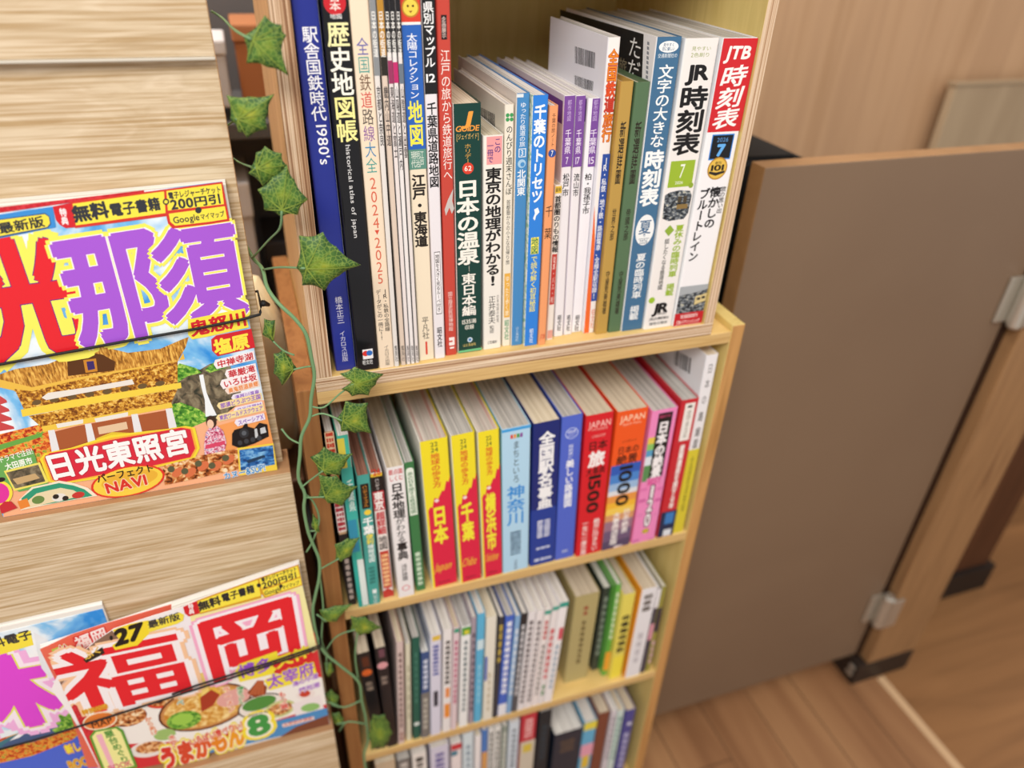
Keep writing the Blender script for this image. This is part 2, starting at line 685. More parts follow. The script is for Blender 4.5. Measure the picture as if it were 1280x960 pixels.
def lower(name, x0, x1, y0, y1, z0, z1, m, front=None, bev=.0012):
    return upper(name, x0, x1, y0, y1, z0, z1, m, front, bev, lc, o1)


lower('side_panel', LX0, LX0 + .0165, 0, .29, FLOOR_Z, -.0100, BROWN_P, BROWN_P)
lower('side_panel', LX1 - .0145, LX1, 0, .29, FLOOR_Z, -.0070, PANEL_IN, LOW_EDGE)
LI0, LI1 = LX0 + .0165, LX1 - .0145
lower('top_board', LI0, LI1, .0005, .29, -.0268, -.0136, BOARD_Y, BAND_Y)
lower('back_panel', LI0, LI1, .284, .29, FLOOR_Z + .05, -.0268, PANEL_IN)
lower('shelf_board', LI0, LI1, .0005, .284, S2 - .0135, S2, BOARD_Y, BAND_Y)
lower('shelf_board', LI0, LI1, .0005, .284, S3 - .0135, S3, BOARD_Y, BAND_Y)
lower('bottom_board', LI0, LI1, .0005, .284, S4 - .0135, S4, BOARD_Y, BAND_Y)
lower('kick_board', LI0, LI1, .02, .034, FLOOR_Z, S4 - .0135, BOARD_Y, BAND_Y)

# ------------------------------------------------------------------ books, top shelf
WHT, BLK = 'f2efee', '1b1a1c'
G1 = 'books on the top shelf'
Z1 = 0.0


def top(bl, br, tl, tr, sp, label, **k):
    k.setdefault('group', G1)
    return book('r1', Z1, bl, br, tl, tr, sp, label, **k)


def a_eki(s):
    s.v('駅舎国鉄時代', 33, 152, 'f4f4fa', .62, .56, .02)
    s.r("1980's", 156, 207, 'f4f4fa', .5, .6, .01)
    s.v('橋本正三', 371, 405, 'e6e6f2', .36, .5, .0)
    s.v('イカロス出版', 414, 452, 'd8d8ea', .30, .5, 0)


top((420, 463), (446, 462), (364, 0), (397, 0), '26328f', 'dark blue tall book with white title, standing first at left on the top shelf', art=a_eki, h=.297, right='d5d8e2', d=.21)


def a_reki(s):
    s.c(4, .0072, 'c8202c')
    s.v('日本', -8, 14, 'f5e8e0', .42, bold=.02)
    s.hz('地図', 21, 7, 'e8e8e8', .45)
    s.v('歴史地図帳', 27, 178, ['f3ecb0', 'f6f4e6', 'f6f4e6', 'f4ec9a', 'f4ec9a'], .86, .52, .03)
    s.r('historical atlas of japan', 181, 298, 'd6d6d6', .22, .5)
    s.b(437, 449, 'f4f2f4', .3, .78)
    s.c(442, .0026, 'd8352e', .44)
    s.c(442, .0026, '2c6cc0', .62)
    s.hz('昭文社', 453, 6, 'e8e8e8', .5)


top((447, 463), (474, 462), (401, 0), (435, 0), M('17171b', .18), 'glossy black tall atlas with big pale yellow title beside the dark blue book', art=a_reki, h=.303, d=.22)


def a_zen(s):
    s.v('全国鉄道路線大全', 47, 217, ['5058a8', '3a9c94', '6a4a34', 'cf3a34', '4a4440', '86569c', '3a86b4', '3a9c94'], .66, .5, .008)
    s.v('2024', 221, 287, 'd86a50', .62, .5, 0)
    s.pg([(.38, 288), (.66, 288), (.52, 294)], 'd8503c')
    s.v('2025', 296, 356, 'd86a50', .62, .5, 0)
    s.v('JR・私鉄の全路線', 362, 415, '1f1c1a', .34, .72, .012)
    s.v('データがこの一冊に!!', 362, 425, '1f1c1a', .34, .30, .012)
    s.v('イカロス出版', 432, 457, '3a3632', .32, .55, 0)


top((475, 461), (493, 459), (435, 0), (460, 0), 'f0dcc2', 'cream book with title in many colours and orange year numbers 2024 and 2025', art=a_zen, h=.297, d=.21)


def kaido(body, bands, txt, name):
    def fn(s):
        for (y0, y1, c) in bands:
            s.b(y0, y1, c, .0, 1)
        s.v('日本の街道', 14, 72, 'f0eee8', .8, .5, .03)
        s.v(txt, 108, 108 + 15 * len(txt), '3a3436', .75, .5, .02)
        s.v(name, 432, 452, '33302e', .7, .5, 0)
    return fn


K = [((493.7, 458.5), (499, 458), (461, 0), (469.5, 0), 'e2ddd8', [(-30, 95, '8a8d90')], '京都と奈良', 'silver topped'),
     ((502, 457), (507.7, 456.5), (470.5, 0), (479, 0), 'dcc9b8', [(-30, 70, 'b8862e'), (70, 95, '2a2620')], '畿内山中道', 'ochre topped'),
     ((508.5, 456), (513.6, 455.5), (480, 0), (485.5, 0), 'e6ddda', [(-30, 66, '1c1a1e'), (76, 105, '97355f')], '東海道と富士', 'black topped magazine with plum band'),
     ((514, 455), (518.8, 454.5), (486, 0), (492, 0), 'e9e4e2', [(-30, 66, '1c1a1e'), (78, 104, 'c02a6c')], '山陽道と瀬戸内', 'black topped magazine with magenta band'),
     ((520, 454), (523.8, 453.5), (493.5, 0), (499.8, 0), 'e4dcd8', [(-30, 66, '1c1a1e'), (80, 105, '6a7684')], '山陰道と出雲', 'black topped magazine with slate band')]
KL = ['thin magazine with grey spine top, first of five beside the cream book',
      'thin magazine with ochre spine top, second of five slim ones',
      'thin black topped magazine with plum band, middle of five slim ones',
      'thin black topped magazine with magenta band, fourth of five slim ones',
      'thin black topped magazine with slate band, beside the blue map book with a sun']
for (bl, br, tl, tr, body, bands, txt, nm), lb in zip(K, KL):
    top(bl, br, tl, tr, body, lb, art=kaido(body, bands, txt, '集英社'), h=.297, d=.21, cat='magazine', name='magazine', right='2b3b46')


def a_taiyo(s):
    s.b(-40, 29, 'd8402c', 0, 1)
    s.c(10, .0060, 'b8862c')
    s.c(10, .0050, 'f0d050')
    for q in (-1, 1):
        s.c(8, .0008, '4a3010', .5 + q * .13)
    s.pg([(.4, 14), (.6, 14), (.5, 17)], '8a5a20')
    s.b(28, 31.5, 'f2efe6', 0, 1)
    s.b(31.5, 187, '2a62b8', 0, 1)
    s.v('太陽コレクション', 42, 124, 'f0f2f8', .56, .5, .015)
    s.v('地図', 126, 183, 'f6ea4a', .82, .5, .035)
    s.b(187, 212, '5d8f80', 0, 1)
    s.v('江戸', 189, 210, 'e6ece0', .26, .74, 0)
    s.v('明治', 189, 210, 'e6ece0', .26, .5, 0)
    s.v('現代', 189, 210, 'e6ece0', .26, .26, 0)
    s.v('江戸・東海道', 218, 309, '26201c', .8, .5, .05)
    s.v('平凡社', 396, 424, '3a342e', .46, .5, 0)
    s.v('1', 426, 444, 'd8402c', .6, .5, .05)


top((524.6, 451), (543, 449), (500, 0), (525, 0), 'efe0c6', 'map book with blue top and yellow sun face above cream lower spine', art=a_taiyo, h=.297, d=.21)


def a_ken(s):
    s.b(-40, 118, '17171a', 0, 1)
    s.v('県別マップル', 2, 85, 'f4f4f4', .85, .5, .03)
    s.hz('12', 98, 12, 'f4f4f4', .8, .5, .03)
    s.v('千葉県道路地図', 128, 235, '17171a', .85, .5, .035)
    s.b(315, 393, '6a6668', .26, .80)
    s.b(316, 392, 'f2eef0', .30, .76)
    s.v('地図を大きく見るルーペ付き', 318, 390, '2a2628', .38, .53, .02)
    s.v('昭文社', 409, 434, '17171a', .5, .5, .03)


top((544, 449), (557, 447), (527, 0), (543, 0), 'e9e4e8', 'road map with black top half and white lower half beside the red book', art=a_ken, h=.297, d=.21)


def a_edo(s):
    s.b(19, 50, '2a1818', .3, .72)
    s.v('企画展示', 21, 48, 'f0d8d0', .34, .5, 0)
    s.v('江戸の旅から鉄道旅行へ', 62, 226, 'f6ece6', .74, .55, .0)
    s.pg([(.2, 262), (.5, 250), (.95, 237), (.85, 252), (1, 262), (.8, 268), (.6, 260), (.3, 270)], 'c8c0bc')
    s.v('国立歴史民俗博物館', 365, 414, 'f0dcd6', .42, .5, 0)
    s.b(422, 426, 'f4e8e4', .3, .8)
    s.b(428, 432, 'f4e8e4', .3, .8)
    s.b(426, 428, 'f4e8e4', .62, .8)
    s.b(434, 436, 'f4e8e4', .35, .75)


top((558, 445), (571, 443), (545, 0), (563, 0), 'c5473a', 'tall red catalogue with white title beside the dark green guide', art=a_edo, h=.297, d=.21)


def a_onsen(s):
    s.hz('J', 148, 18, 'f2a040', .38, .5, .04, slant=1)
    s.hz('GUIDE', 161, 8, 'f2a040', .86, .5, .03, slant=.6)
    s.hz('[ジェイガイド]', 171, 8, 'd8b464', .8, .5, .01)
    s.v('ホリデー', 180, 205, 'd8a850', .26, .5, 0)
    s.c(211, .0045, 'd8402c')
    s.hz('62', 211, 7, 'f4ece0', .28, .5, .02)
    s.v('日本の温泉', 225, 331, 'f4f0e6', .88, .48, .045)
    s.b(333, 340, 'b8b4a8', .49, .51)
    s.v('東日本編', 342, 395, 'f4f0e6', .6, .48, .035)
    s.hz('1535湯', 402, 6, 'e8e4d8', .6, .48, .02)
    s.hz('収録', 409, 6, 'e8e4d8', .4, .48, .02)
    s.c(425, .0024, 'cfe0ee')
    s.c(425, .0014, '3a78b0')
    s.hz('山と溪谷社', 431, 4, 'd8c070', .55, .48)
    s.b(437, 447, '6cc08c', 0, 1)


top((573, 442), (602, 438), (566, 131), (602, 129), '0f3d36', 'dark green hot spring guide with orange letter J and big white title', art=a_onsen, left='ece9e2', pages=PG_CREAM, d=.15)


def a_chiri(s):
    s.b(171, 206, 'f0a0a0', .16, .92)
    s.v('この', 173, 192, '5a3a80', .34, .7, .03)
    s.v('一冊で', 178, 204, '5a3a80', .32, .34, .03)
    s.v('東京の地理がわかる!', 210, 358, '161414', .84, .5, .045)
    s.v('日本地図の地理', 370, 404, '6a6460', .15, .78, 0)
    s.v('正井泰夫', 370, 405, '2a2624', .42, .46, 0)
    s.v('監修', 407, 417, '2a2624', .28, .46, 0)
    s.hz('三笠書房', 428, 4, '2a2624', .55, .48)


top((604, 438), (627, 434), (605, 170), (629, 169), 'eee9e0', 'short white paperback with pink label and heavy black title', art=a_chiri, pages=PG_CREAM, d=.13)


def a_nonb(s):
    for dx, dz in ((-.0016, .0016), (.0016, .0016), (-.0016, -.0016), (.0016, -.0016)):
        y = s.lay()
        z = s.z(147) + dz
        s.mb.poly([(dx + .0015 * math.cos(q * math.pi / 8), y, z + .0015 * math.sin(q * math.pi / 8)) for q in range(16)], M('3f9a58'))
    s.v('のんびり週末さんぽ', 157, 244, '2a3028', .72, .5, .01)
    s.v('首都圏からの小さな日帰り旅', 250, 331, '3a3a38', .5, .5, 0)
    s.b(342, 397, 'e8b04a', .15, .85)
    s.v('ゆったり歩く旅', 345, 395, 'f8f0d8', .46, .5, .01)
    s.v('昭文社', 400, 425, '4a9a68', .6, .5, .02)


top((628, 433), (638, 432), (631.5, 132), (643, 130), 'ece4d4', 'slim cream walking guide with green clover and barcode on its side cover', art=a_nonb, lart=barcode([(607, 134), (625, 143), (625, 163), (607, 155)]), pages=PG_WHITE, d=.148)


def a_kita(s):
    s.b(117, 122, 'dfe6ea', 0, .5)
    s.v('ゆったり鉄道の旅', 128, 184, 'e8f0f8', .46, .5, .01)
    s.b(186, 197, 'e8f0f8', .24, .8)
    s.b(187, 196, '4a90cc', .30, .74)
    s.hz('3', 191.5, 8, 'e8f0f8', .22, .5, .02)
    s.c(205, .0034, 'a8cce8')
    s.c(206, .0018, '4a90cc', .56)
    s.v('北関東', 212, 245, 'f4f8fc', .68, .5, .03)
    s.v('山と溪谷社', 408, 427, 'c8dcec', .3, .5, 0)


top((639, 431), (653, 432), (646, 118), (663, 116), '4689c4', 'medium blue railway guide with small white title beside the bright blue one', art=a_kita, left='e6e0d6', d=.165)


def a_tori(s):
    s.v('千葉のトリセツ', 131, 254, 'f4f8fc', .78, .5, .05, slant=0)
    s.pg([(.35, 262), (.6, 260), (.72, 266), (.5, 270), (.42, 276), (.3, 273), (.42, 267)], 'f4f8fc')
    s.b(297, 318, 'f2e860', .22, .76)
    s.v('地図', 297, 318, '3f7f50', .5, .49, .03)
    s.v('で読み解く初耳秘話', 320, 390, 'f2e860', .46, .49, .015)
    s.v('昭文社', 411, 429, 'e0ecf8', .3, .5, .02)


top((654, 432), (671.5, 432), (664, 120), (686.5, 119), '2f82de', 'bright blue guide with large white title and yellow subtitle', art=a_tori, left=MAPPRINT, d=.18)


def a_note(s):
    s.v('千葉の旅ノート', 142, 184, '4a3024', .46, .5, 0)
    s.c(192, .0032, '2c4fa0')
    s.hz('7', 192, 8, 'f4f0ec', .3, .5, .02)
    s.v('千', 257, 272, '2a2018', .9, .5, 0)
    s.v('葉', 285, 299, '2a2018', .9, .5, 0)
    s.hz('JTB', 421, 6, 'c8382c', .7, .5, .01, slant=.5)


top((672.5, 431), (682, 431), (687.5, 133), (698.5, 132), 'f0a06c', 'slim orange guide with a small blue numbered disc', art=a_note, d=.15)


def a_nori(s):
    s.b(233, 242, 'e8c040', .05, .95)
    s.hz('最新', 237.5, 6, '3a3020', .8)
    s.v('首都圏のりもの情報', 245, 316, '1c1a1a', .9, .5, .04)
    s.b(318, 381, 'c03a30', .15, .85)
    s.v('電車・バス・船', 321, 379, 'f0d8d0', .42, .5, 0)
    s.b(413, 423, 'e0a090', .12, .88)


top((683, 425), (691, 425), (694, 232), (703, 231), 'ece4da', 'short thin guide with yellow top label and red pill', art=a_nori, pages=PG_TAN, d=.12)


def l_city(mb, xl, y, z, w):
    x = -w / 2 - .00004
    mb.poly([(x, .003, .192), (x, .003, .2095), (x, .165, .2095), (x, .165, .192)], M('6e4590'))


def city(no, name, y1, a0=.0, pa=.5):
    def fn(s):
        s.b(100, 209, '7a4b9c', a0, 1)
        s.v('都市地図', 125, 152, 'c8b0dc', .4, pa, 0)
        s.v('千葉県', 162, 193, 'f0e8f6', .62, pa, .01)
        s.hz(no, 201, 10, 'e6dcf0', .5 if len(no) > 1 else .28, pa, .01)
        s.v(name, 217, y1, '1a181c', .66, .5, .025)
        s.v('昭文社', 394, 414, '1a181c', .46, .5, .03)
    return fn


top((692.5, 421), (704, 420), (706, 120), (719, 119), 'ece7ea', 'white and purple city map, leftmost of the three purple topped ones', art=city('7', '松戸市', 246), left='e2dce4', lart=l_city, d=.17)
top((705.5, 419), (714, 418), (719.6, 120), (733, 119), 'ece7ea', 'white and purple city map, middle of the three purple topped ones', art=city('17', '流山市', 246), left='e2dce4', lart=l_city, d=.17)
top((715, 415), (726, 415), (735, 122), (751, 124), 'f2eff3', 'white and purple city map, rightmost of the three beside the barcoded white book', art=city('15', '柏・我孫子市', 268, .36, .66), left='e2dce4', lart=l_city, d=.17)


def a_tetsu(s):
    s.v('全国鉄道旅行', 62, 178, ['e88820', 'e88820', 'e0501c', 'c83a28', 'e07c20', 'e88820'], .84, .52, .03, out='b8301c', ob=.07)
    s.b(193, 377, '2c50a4', .34, .98)
    s.v('JR・私鉄・地下鉄・路面電車、全線全駅収録!', 197, 374, 'f0f2f6', .46, .66, .02)
    s.pg([(.0, 256), (.3, 300), (.5, 416), (0, 416)], 'ec6a2c')
    s.v('昭文社', 387, 411, 'e07a4c', .34, .74, .01)


def l_tetsu(mb, xl, y, z, w):
    barcode([(724, 58), (750, 66), (749, 86), (724, 79)])(mb, xl, y, z, w)
    barcode([(723, 94), (747, 102), (746, 114), (723, 108)])(mb, xl, y, z, w)


top((726, 417), (743, 416), (758, 48), (775.6, 46), 'f0eae6', 'tall white book with orange title and two barcodes on its side cover', art=a_tetsu, left='eff0f6', lart=l_tetsu, pages=PG_GREY, d=.120)


def shin(txt):
    def fn(s):
        s.v('新選詳圖', 152, 231, '2a2218', .46, .5, .03)
        s.v(txt, 261, 301, '2a2218', .36, .5, .02)
        s.v('守屋荒美雄著', 339, 393, '2a2218', .36, .5, .025)
    return fn


top((744, 418), (758, 417), (773, 102), (794, 102), 'bb964a', 'ochre cloth reprint atlas with small black characters', art=shin('世界之部'), pages=PG_TAN, d=.155, inset=.003)
top((760, 416), (776, 414), (796, 104), (813, 102), '567252', 'sage green cloth reprint atlas beside the ochre one', art=shin('帝國之部'), pages=PG_TAN, d=.155, inset=.003)


def a_moji(s):
    s.c(59, .0085, 'f0f2f2', .5, .0042)
    s.hz('見やすく', 56.5, 5, '3a6488', .45, .5, .02)
    s.hz('目に優しい', 61.5, 5, '3a6488', .5, .5, .02)
    s.hz('交通新聞社の', 70, 6, 'dfe8ee', .78, .5, .01)
    s.v('文字の大きな', 81, 185, 'f4f6f6', .62, .52, .025)
    s.v('時刻表', 188, 258, 'f4f6f6', .84, .5, .05)
    s.c(288, .0090, 'f0f2f2', .5, .0142)
    s.hz('夏', 284, 19, '2f6088', .56, .5, .02)
    s.hz('号', 294, 5, '2f6088', .13, .5, .02)
    s.b(298.4, 299, '6a7a88', .25, .75)
    s.hz('2026', 302.5, 6, '6a7a88', .38)
    s.v('夏の臨時列車 掲載', 317, 400, 'f0f2f2', .46, .5, .03)


def l_moji(mb, xl, y, z, w):
    left_poly(mb, xl, y, z, w, [(703, 12), (808, 43), (803, 150), (703, 90)], '1a1a1c', 1)
    P = lambda px, py: on(px, py, 0, xl)
    for ch, px, py, sz in (('た', 797, 60, .017), ('だ', 795, 87, .017)):
        q = P(px, py)
        put_glyph(mb, ch, lambda x, yy: (-w / 2 - .0001, q.y - y - x * sz * 1.4, q.z - z + yy * sz), M('f0f0f0'), .0)
    for ch, px, py, sz in (('旅', 781, 82, .012),):
        q = P(px, py)
        put_glyph(mb, ch, lambda x, yy: (-w / 2 - .0001, q.y - y - x * sz * 1.4, q.z - z + yy * sz), M('8a8068'), .0)
    for i in range(9):
        q = P(813.5 - i * .25, 55 + i * 5)
        left_poly(mb, xl, y, z, w, [(812.4 - i * .3, 52 + i * 6), (815 - i * .3, 53 + i * 6), (815 - i * .3, 57 + i * 6), (812.4 - i * .3, 56 + i * 6)], '8a8f98', 2)


top((777, 413.5), (802, 412), (821, 47), (853.5, 46), '426e92', 'slate blue large print timetable with white title and black side cover', art=a_moji, left='f0f0f2', lart=l_moji, pages=PG_GREY, d=.182)


def a_jr(s):
    s.hz('見やすい', 61, 6, '9aaa5a', .58, .5, .005)
    s.hz('2色刷り', 69, 6, '9aaa5a', .58, .5, .005)
    s.hz('JR', 91, 21, '141214', .72, .5, .06)
    s.v('時刻表', 108, 194, '141214', .88, .5, .045)
    s.b(201, 234, '9bb832', .10, .88)
    s.hz('7', 214, 20, 'f4f6e8', .18, .5, .0)
    s.hz('2026', 228.5, 4, 'f4f6e8', .26, .45)
    s.c(233, .0024, '8fa836', .86)
    s.pg([(.06, 243), (.2, 240), (.5, 238), (.86, 240), (.94, 246), (.92, 268), (.8, 275), (.3, 276), (.08, 272)], TRAIN_PRINT)
    s.b(246, 254, '4a4030', .5, .62)
    s.b(246, 254, '4a4030', .68, .8)
    s.b(256, 262, '8a7040', .5, .86)
    s.v('夏休みの臨時列車 掲載', 282, 371, '9bb832', .3, .72, .04)
    y = 288
    s.pg([(.22, y), (.38, y - 7), (.54, y), (.38, y + 7)], '8fae3a')
    s.v('話したくなる鉄道地図', 298, 362, '2a2a28', .17, .36, .02)
    s.c(374, .0032, '9bc02e', .14)
    s.hz('JR', 385, 13, '141214', .56, .5, .07, slant=.4)
    s.hz('JR GROUP', 392, 3.5, '141214', .46, .52, .02)
    s.hz('(株)交通新聞社', 398, 4, '2a2628', .7, .5, .02)
    s.hz('発売元明示', 404, 4, '2a2628', .66, .5, .02)


top((803, 412.5), (840, 407.5), (858, 49), (899, 47), 'efeae6', 'thick white timetable with heavy black title and green square', art=a_jr, left='eef0f0', pages=PG_GREY, d=.182)


def a_jtb(s):
    s.b(46, 165, 'd0242c', 0, 1)
    s.hz('JTB', 66, 18, 'f4f2f0', .76, .5, .05, slant=.6)
    s.v('時刻表', 82, 161, 'f6f4f2', .78, .5, .035, slant=.12)
    s.b(168, 200, '3a86d8', .18, .86)
    s.b(169.5, 198.5, '14161c', .21, .83)
    s.hz('2026', 175, 6, '5a90c8', .36, .52, .01)
    s.hz('7', 188, 16, '66b0f0', .26, .52, .07)
    s.c(211, .0098, 'b8882c', .52)
    s.c(211, .0086, 'e4bc50', .52)
    s.hz('101', 210, 8, '2a2010', .42, .52, .05)
    s.hz('創刊', 204, 4, '3a2c10', .2, .52, .02)
    s.pg([(.28, 214), (.5, 216), (.76, 214), (.76, 217), (.5, 220), (.28, 217)], '2a2420')
    s.v('旅の思い出', 234, 268, '2a2628', .18, .84, .02)
    s.v('懐かしの', 234, 286, '17151a', .36, .60, .045)
    s.v('ブルートレイン', 235, 326, '17151a', .33, .26, .045)
    s.b(357, 391, TRAIN_PRINT, 0.02, .98)
    s.pg([(.6, 372), (.98, 368), (.98, 378), (.6, 382)], 'd8c48c')
    s.b(373, 376, '20242a', .66, .78)
    s.b(372, 375, '20242a', .82, .94)
    s.pg([(.02, 357), (.5, 357), (.98, 357), (.98, 363), (.6, 366), (.02, 368)], 'a9aeb2')
    s.b(390.5, 409, 'c41f28', 0, 1)
    s.hz('定価1500円', 395, 5, 'f4e8e4', .6, .5, .02)
    s.hz('JTBパブリッシング', 402, 5, 'f4e8e4', .82, .5, .02)


top((840, 408.5), (877.5, 404), (906, 48), (947, 47), 'f3f1f3', 'thick white and red timetable at the right end of the top shelf', art=a_jtb, left='eef1f4', pages=PG_GREY, d=.182)

# ------------------------------------------------------------------ books, second shelf
G2 = 'books on the second shelf'


def mid(bl, br, tl, tr, sp, label, **k):
    k.setdefault('group', G2)
    return book('r2', S2, bl, br, tl, tr, sp, label, **k)


def a_m1(s):
    s.b(535, 570, 'e6c6a0', 0, 1)
    s.marks(540, 600, 'c8402c', 9, .8)
    s.b(615, 665, 'ece4e0', 0, 1)
    s.marks(616, 664, 'b02c3c', 8, .9)
    s.b(668, 760, '1d1b1f', 0, 1)
    s.marks(690, 750, 'b8a8a0', 8, .5)


mid((436, 757), (446, 756), (405, 540), (417, 540), 'c7a07c', 'thin book with red and white patterned spine, leftmost on the second shelf behind ivy leaves', art=a_m1, left='2a2422', right='2a2422', d=.17)


def a_m2(s):
    s.b(548, 585, 'd8c84a', 0, .6)
    s.b(585, 650, '3fb0a4', 0, 1)
    s.v('千葉県', 600, 640, 'e8f4ee', .6, .6, .02)
    s.b(650, 690, '2f8fb0', 0, .8)
    s.b(700, 757, 'dfe8e4', .4, 1)
    s.b(690, 757, '2fa89c', 0, .4)


mid((450, 760), (460, 759), (419, 545), (437, 545), '43b49c', 'turquoise and white booklet with yellow top corner behind the ivy', art=a_m2, right='dfe4e0', d=.17)


def a_m3(s):
    s.b(605, 636, '1c1a18', .2, .85)
    s.v('ハンディマップル', 607, 634, 'e89a3a', .4, .52, .02)
    s.c(641, .0034, 'f0d040', .6)
    s.v('千葉', 647, 668, 'f4f6f4', .86, .55, .05)
    s.v('便利', 668, 681, 'f0dc50', .6, .58, .04)
    s.v('情報地図', 681, 703, 'e8f0ee', .55, .6, .03)
    s.marks(708, 730, '2f7a74', 5, .5)
    s.b(737, 742, 'e8f0ee', .4, .75)
    s.v('昭文社', 744, 755, 'cfe0dc', .4, .6, .02)


mid((460, 759), (477, 757), (446, 595), (461, 594), '46a198', 'teal pocket map with white title and black top label', art=a_m3, pages=PG_BROWN, d=.14)


def a_m4(s):
    s.b(586, 596, 'eec63a', 0, 1)
    s.hz("'26", 590.5, 9, 'c83a2c', .8, .5, .04)
    s.b(596, 614, '201a1a', 0, 1)
    s.v('ハンディ', 598, 613, 'e8e0dc', .4, .5, .01)
    s.b(614, 638, 'b8303a', 0, 1)
    s.v('東京', 615, 637, 'f4ece8', .86, .5, .05)
    s.v('超詳細', 640, 668, 'c4323c', .8, .5, .05)
    s.v('地図', 670, 687, '201a1a', .8, .5, .03)
    s.b(689, 735, 'c4382c', .1, .9)
    s.marks(692, 733, 'f0c08c', 8, .6)
    s.pg([(0, 738), (.5, 735), (1, 740), (1, 748), (0, 748)], 'c23a34')


mid((480, 747), (492, 746), (462, 592), (478, 591), 'ece2dc', 'pocket map with red and black lettering and yellow top label', art=a_m4, pages=PG_BROWN, left='e8e4e0', d=.14)


def a_m5(s):
    s.hz('要点図', 590, 7, 'c83a44', .8, .5, .03)
    s.hz('しくむ', 598, 7, 'c83a44', .8, .5, .02)
    s.v('日本地理', 604, 648, '1c1a1c', .72, .5, .045)
    s.v('がわかる', 648, 678, '2a282a', .55, .5, .02)
    s.v('事典', 678, 700, '1c1a1c', .66, .5, .045)
    s.v('浅井建爾', 705, 726, '2a282a', .38, .5, .01)
    s.c(735, .0042, 'd86a74')
    s.c(735, .0032, 'ece8e8')


mid((498, 747), (519, 744), (483, 585), (504.5, 583.6), 'ece8e8', 'white paperback with black vertical title and a red ring near its foot', art=a_m5, pages=PG_TAN, d=.14)


def a_m6(s):
    s.c(588, .0036, 'e4ecde', .5, .003)
    s.b(588, 644, 'e4ecde', .12, .88)
    s.v('あの日を旅する鉄道地図', 590, 642, '3c7a4c', .6, .5, .02)
    s.marks(690, 732, 'c8dcc4', 7, .5)


mid((520, 739), (533, 737), (505.6, 579), (516.7, 578), '3c7a4a', 'slim green book with white title panel beside the thick yellow guide', art=a_m6, pages=PG_GREY, d=.14)


def globe(y0, ym, name, rom, yb):
    """travel guide: yellow upper part, red lower part with a torn edge"""
    def fn(s):
        n = len(name)
        a = 0.10
        s.pg([(a, ym + 24), (a + .1, ym + 20), (a + .16, ym + 22), (.36, ym + 10), (.5, ym + 12), (.66, ym + 3), (.74, ym + 4), (.84, ym - 8), (.92, ym - 6), (1, ym - 14), (1, yb), (a, yb)], 'da2446')
        s.hz('22', y0 + 10, 6, '6a7030', .28, .5, .03)
        s.hz('24', y0 + 17, 6, '6a7030', .28, .5, .03)
        s.v('地球の歩き方', y0 + 21, ym - 2, 'd8502c', .34, .5, .03)
        s.c(ym + 14, .0022, 'f2dcd6', .44)
        s.v(name, ym + 21, ym + 21 + 23.5 * n, 'f2e63a', .56 if n == 2 else .5, .5, .06)
        k = yb - 26
        s.hz(rom, k, 11, 'eec838', .7, .5, .0, slant=1.2)
        s.hz('Gakken', yb - 7, 3.5, '8a1830', .5, .5)
    return fn


mid((541, 735), (571, 729), (524, 556), (560, 545), 'f0de2e', 'thickest yellow and red travel guide, left of the three matching ones', art=globe(546, 612, '日本', 'Japan', 734), left='efede4', pages=PG_MIX, d=.135)
mid((576, 729), (601, 724), (563, 545), (593.7, 541.5), 'f0de2e', 'yellow and red travel guide, middle of the three matching ones', art=globe(542, 608, '千葉', 'Chiba', 728), left='e9eae8', pages=PG_GREY, d=.135)
mid((605, 722), (626.7, 719), (596, 541.5), (625, 536.6), 'f0de2e', 'yellow and red travel guide, right of the three matching ones, beside the pale blue book', art=globe(538, 596, '横浜市', 'Yokohama', 722), left='e9eae4', pages=PG_MIX, d=.135)


def a_kana(s):
    s.b(532, 538.5, '3f9fe0', 0, 1)
    for i, cc in enumerate(('d84a3a', 'e89a30', '4a9a4a', '8a4a9a')):
        s.b(543, 548, cc, .30 + i * .11, .39 + i * .11)
    s.v('まちといろ', 551, 604, '2e3338', .26, .5, .005)
    s.v('神奈川', 607, 656, '2f8bd8', .68, .5, .03)
    for a in (.36, .5, .62):
        s.marks(664, 694, '5a7890', 9, .14, a)
    s.marks(700, 712, '8aa4b8', 4, .12)


mid((629, 716), (660, 711), (626.7, 536.6), (663.8, 532.7), 'b2d8f0', 'pale blue book with bright blue three character title', art=a_kana, left='8ec4ea', pages=PG_GREY, d=.148)


def o_eki(s):
    for a in (.36, .64):
        s.marks(650, 672, 'd8dcec', 7, .22, a)
    s.marks(683, 687, 'c8d0e8', 1, .6)
    s.marks(697, 701, 'c8d0e8', 1, .7)


def a_ekimei(s):
    s.v('全国駅名事典', 540, 640, 'f2f2f4', .6, .52, .055)


mid((663, 707), (692, 703), (666.4, 532.8), (701.5, 523), '1b2b72', 'navy station name dictionary with bold white title and blue paper band', art=a_ekimei, pages=PG_CREAM, d=.15, obi=(636, '223f96', o_eki))


def a_utsu(s):
    s.c(542, .0070, 'c8d4f4')
    s.c(542, .0062, '4e66cc')
    s.hz('時刻表', 540, 5, 'dfe6f8', .4, .5, .01)
    s.hz('ミステリー', 545, 4, 'dfe6f8', .45, .5, .01)
    s.v('時刻表に', 556, 574, 'dfe6f8', .24, .5, .01)
    s.v('美しい路線図', 575, 634, 'f2f4fa', .42, .5, .04)
    s.marks(687, 691, 'a8b4e0', 1, .3)


mid((693.7, 699), (717, 697), (703, 523), (729, 517), '5068cc', 'plain medium blue book with slim white title, left of the red one', art=a_utsu, pages=PG_GREY, d=.15)


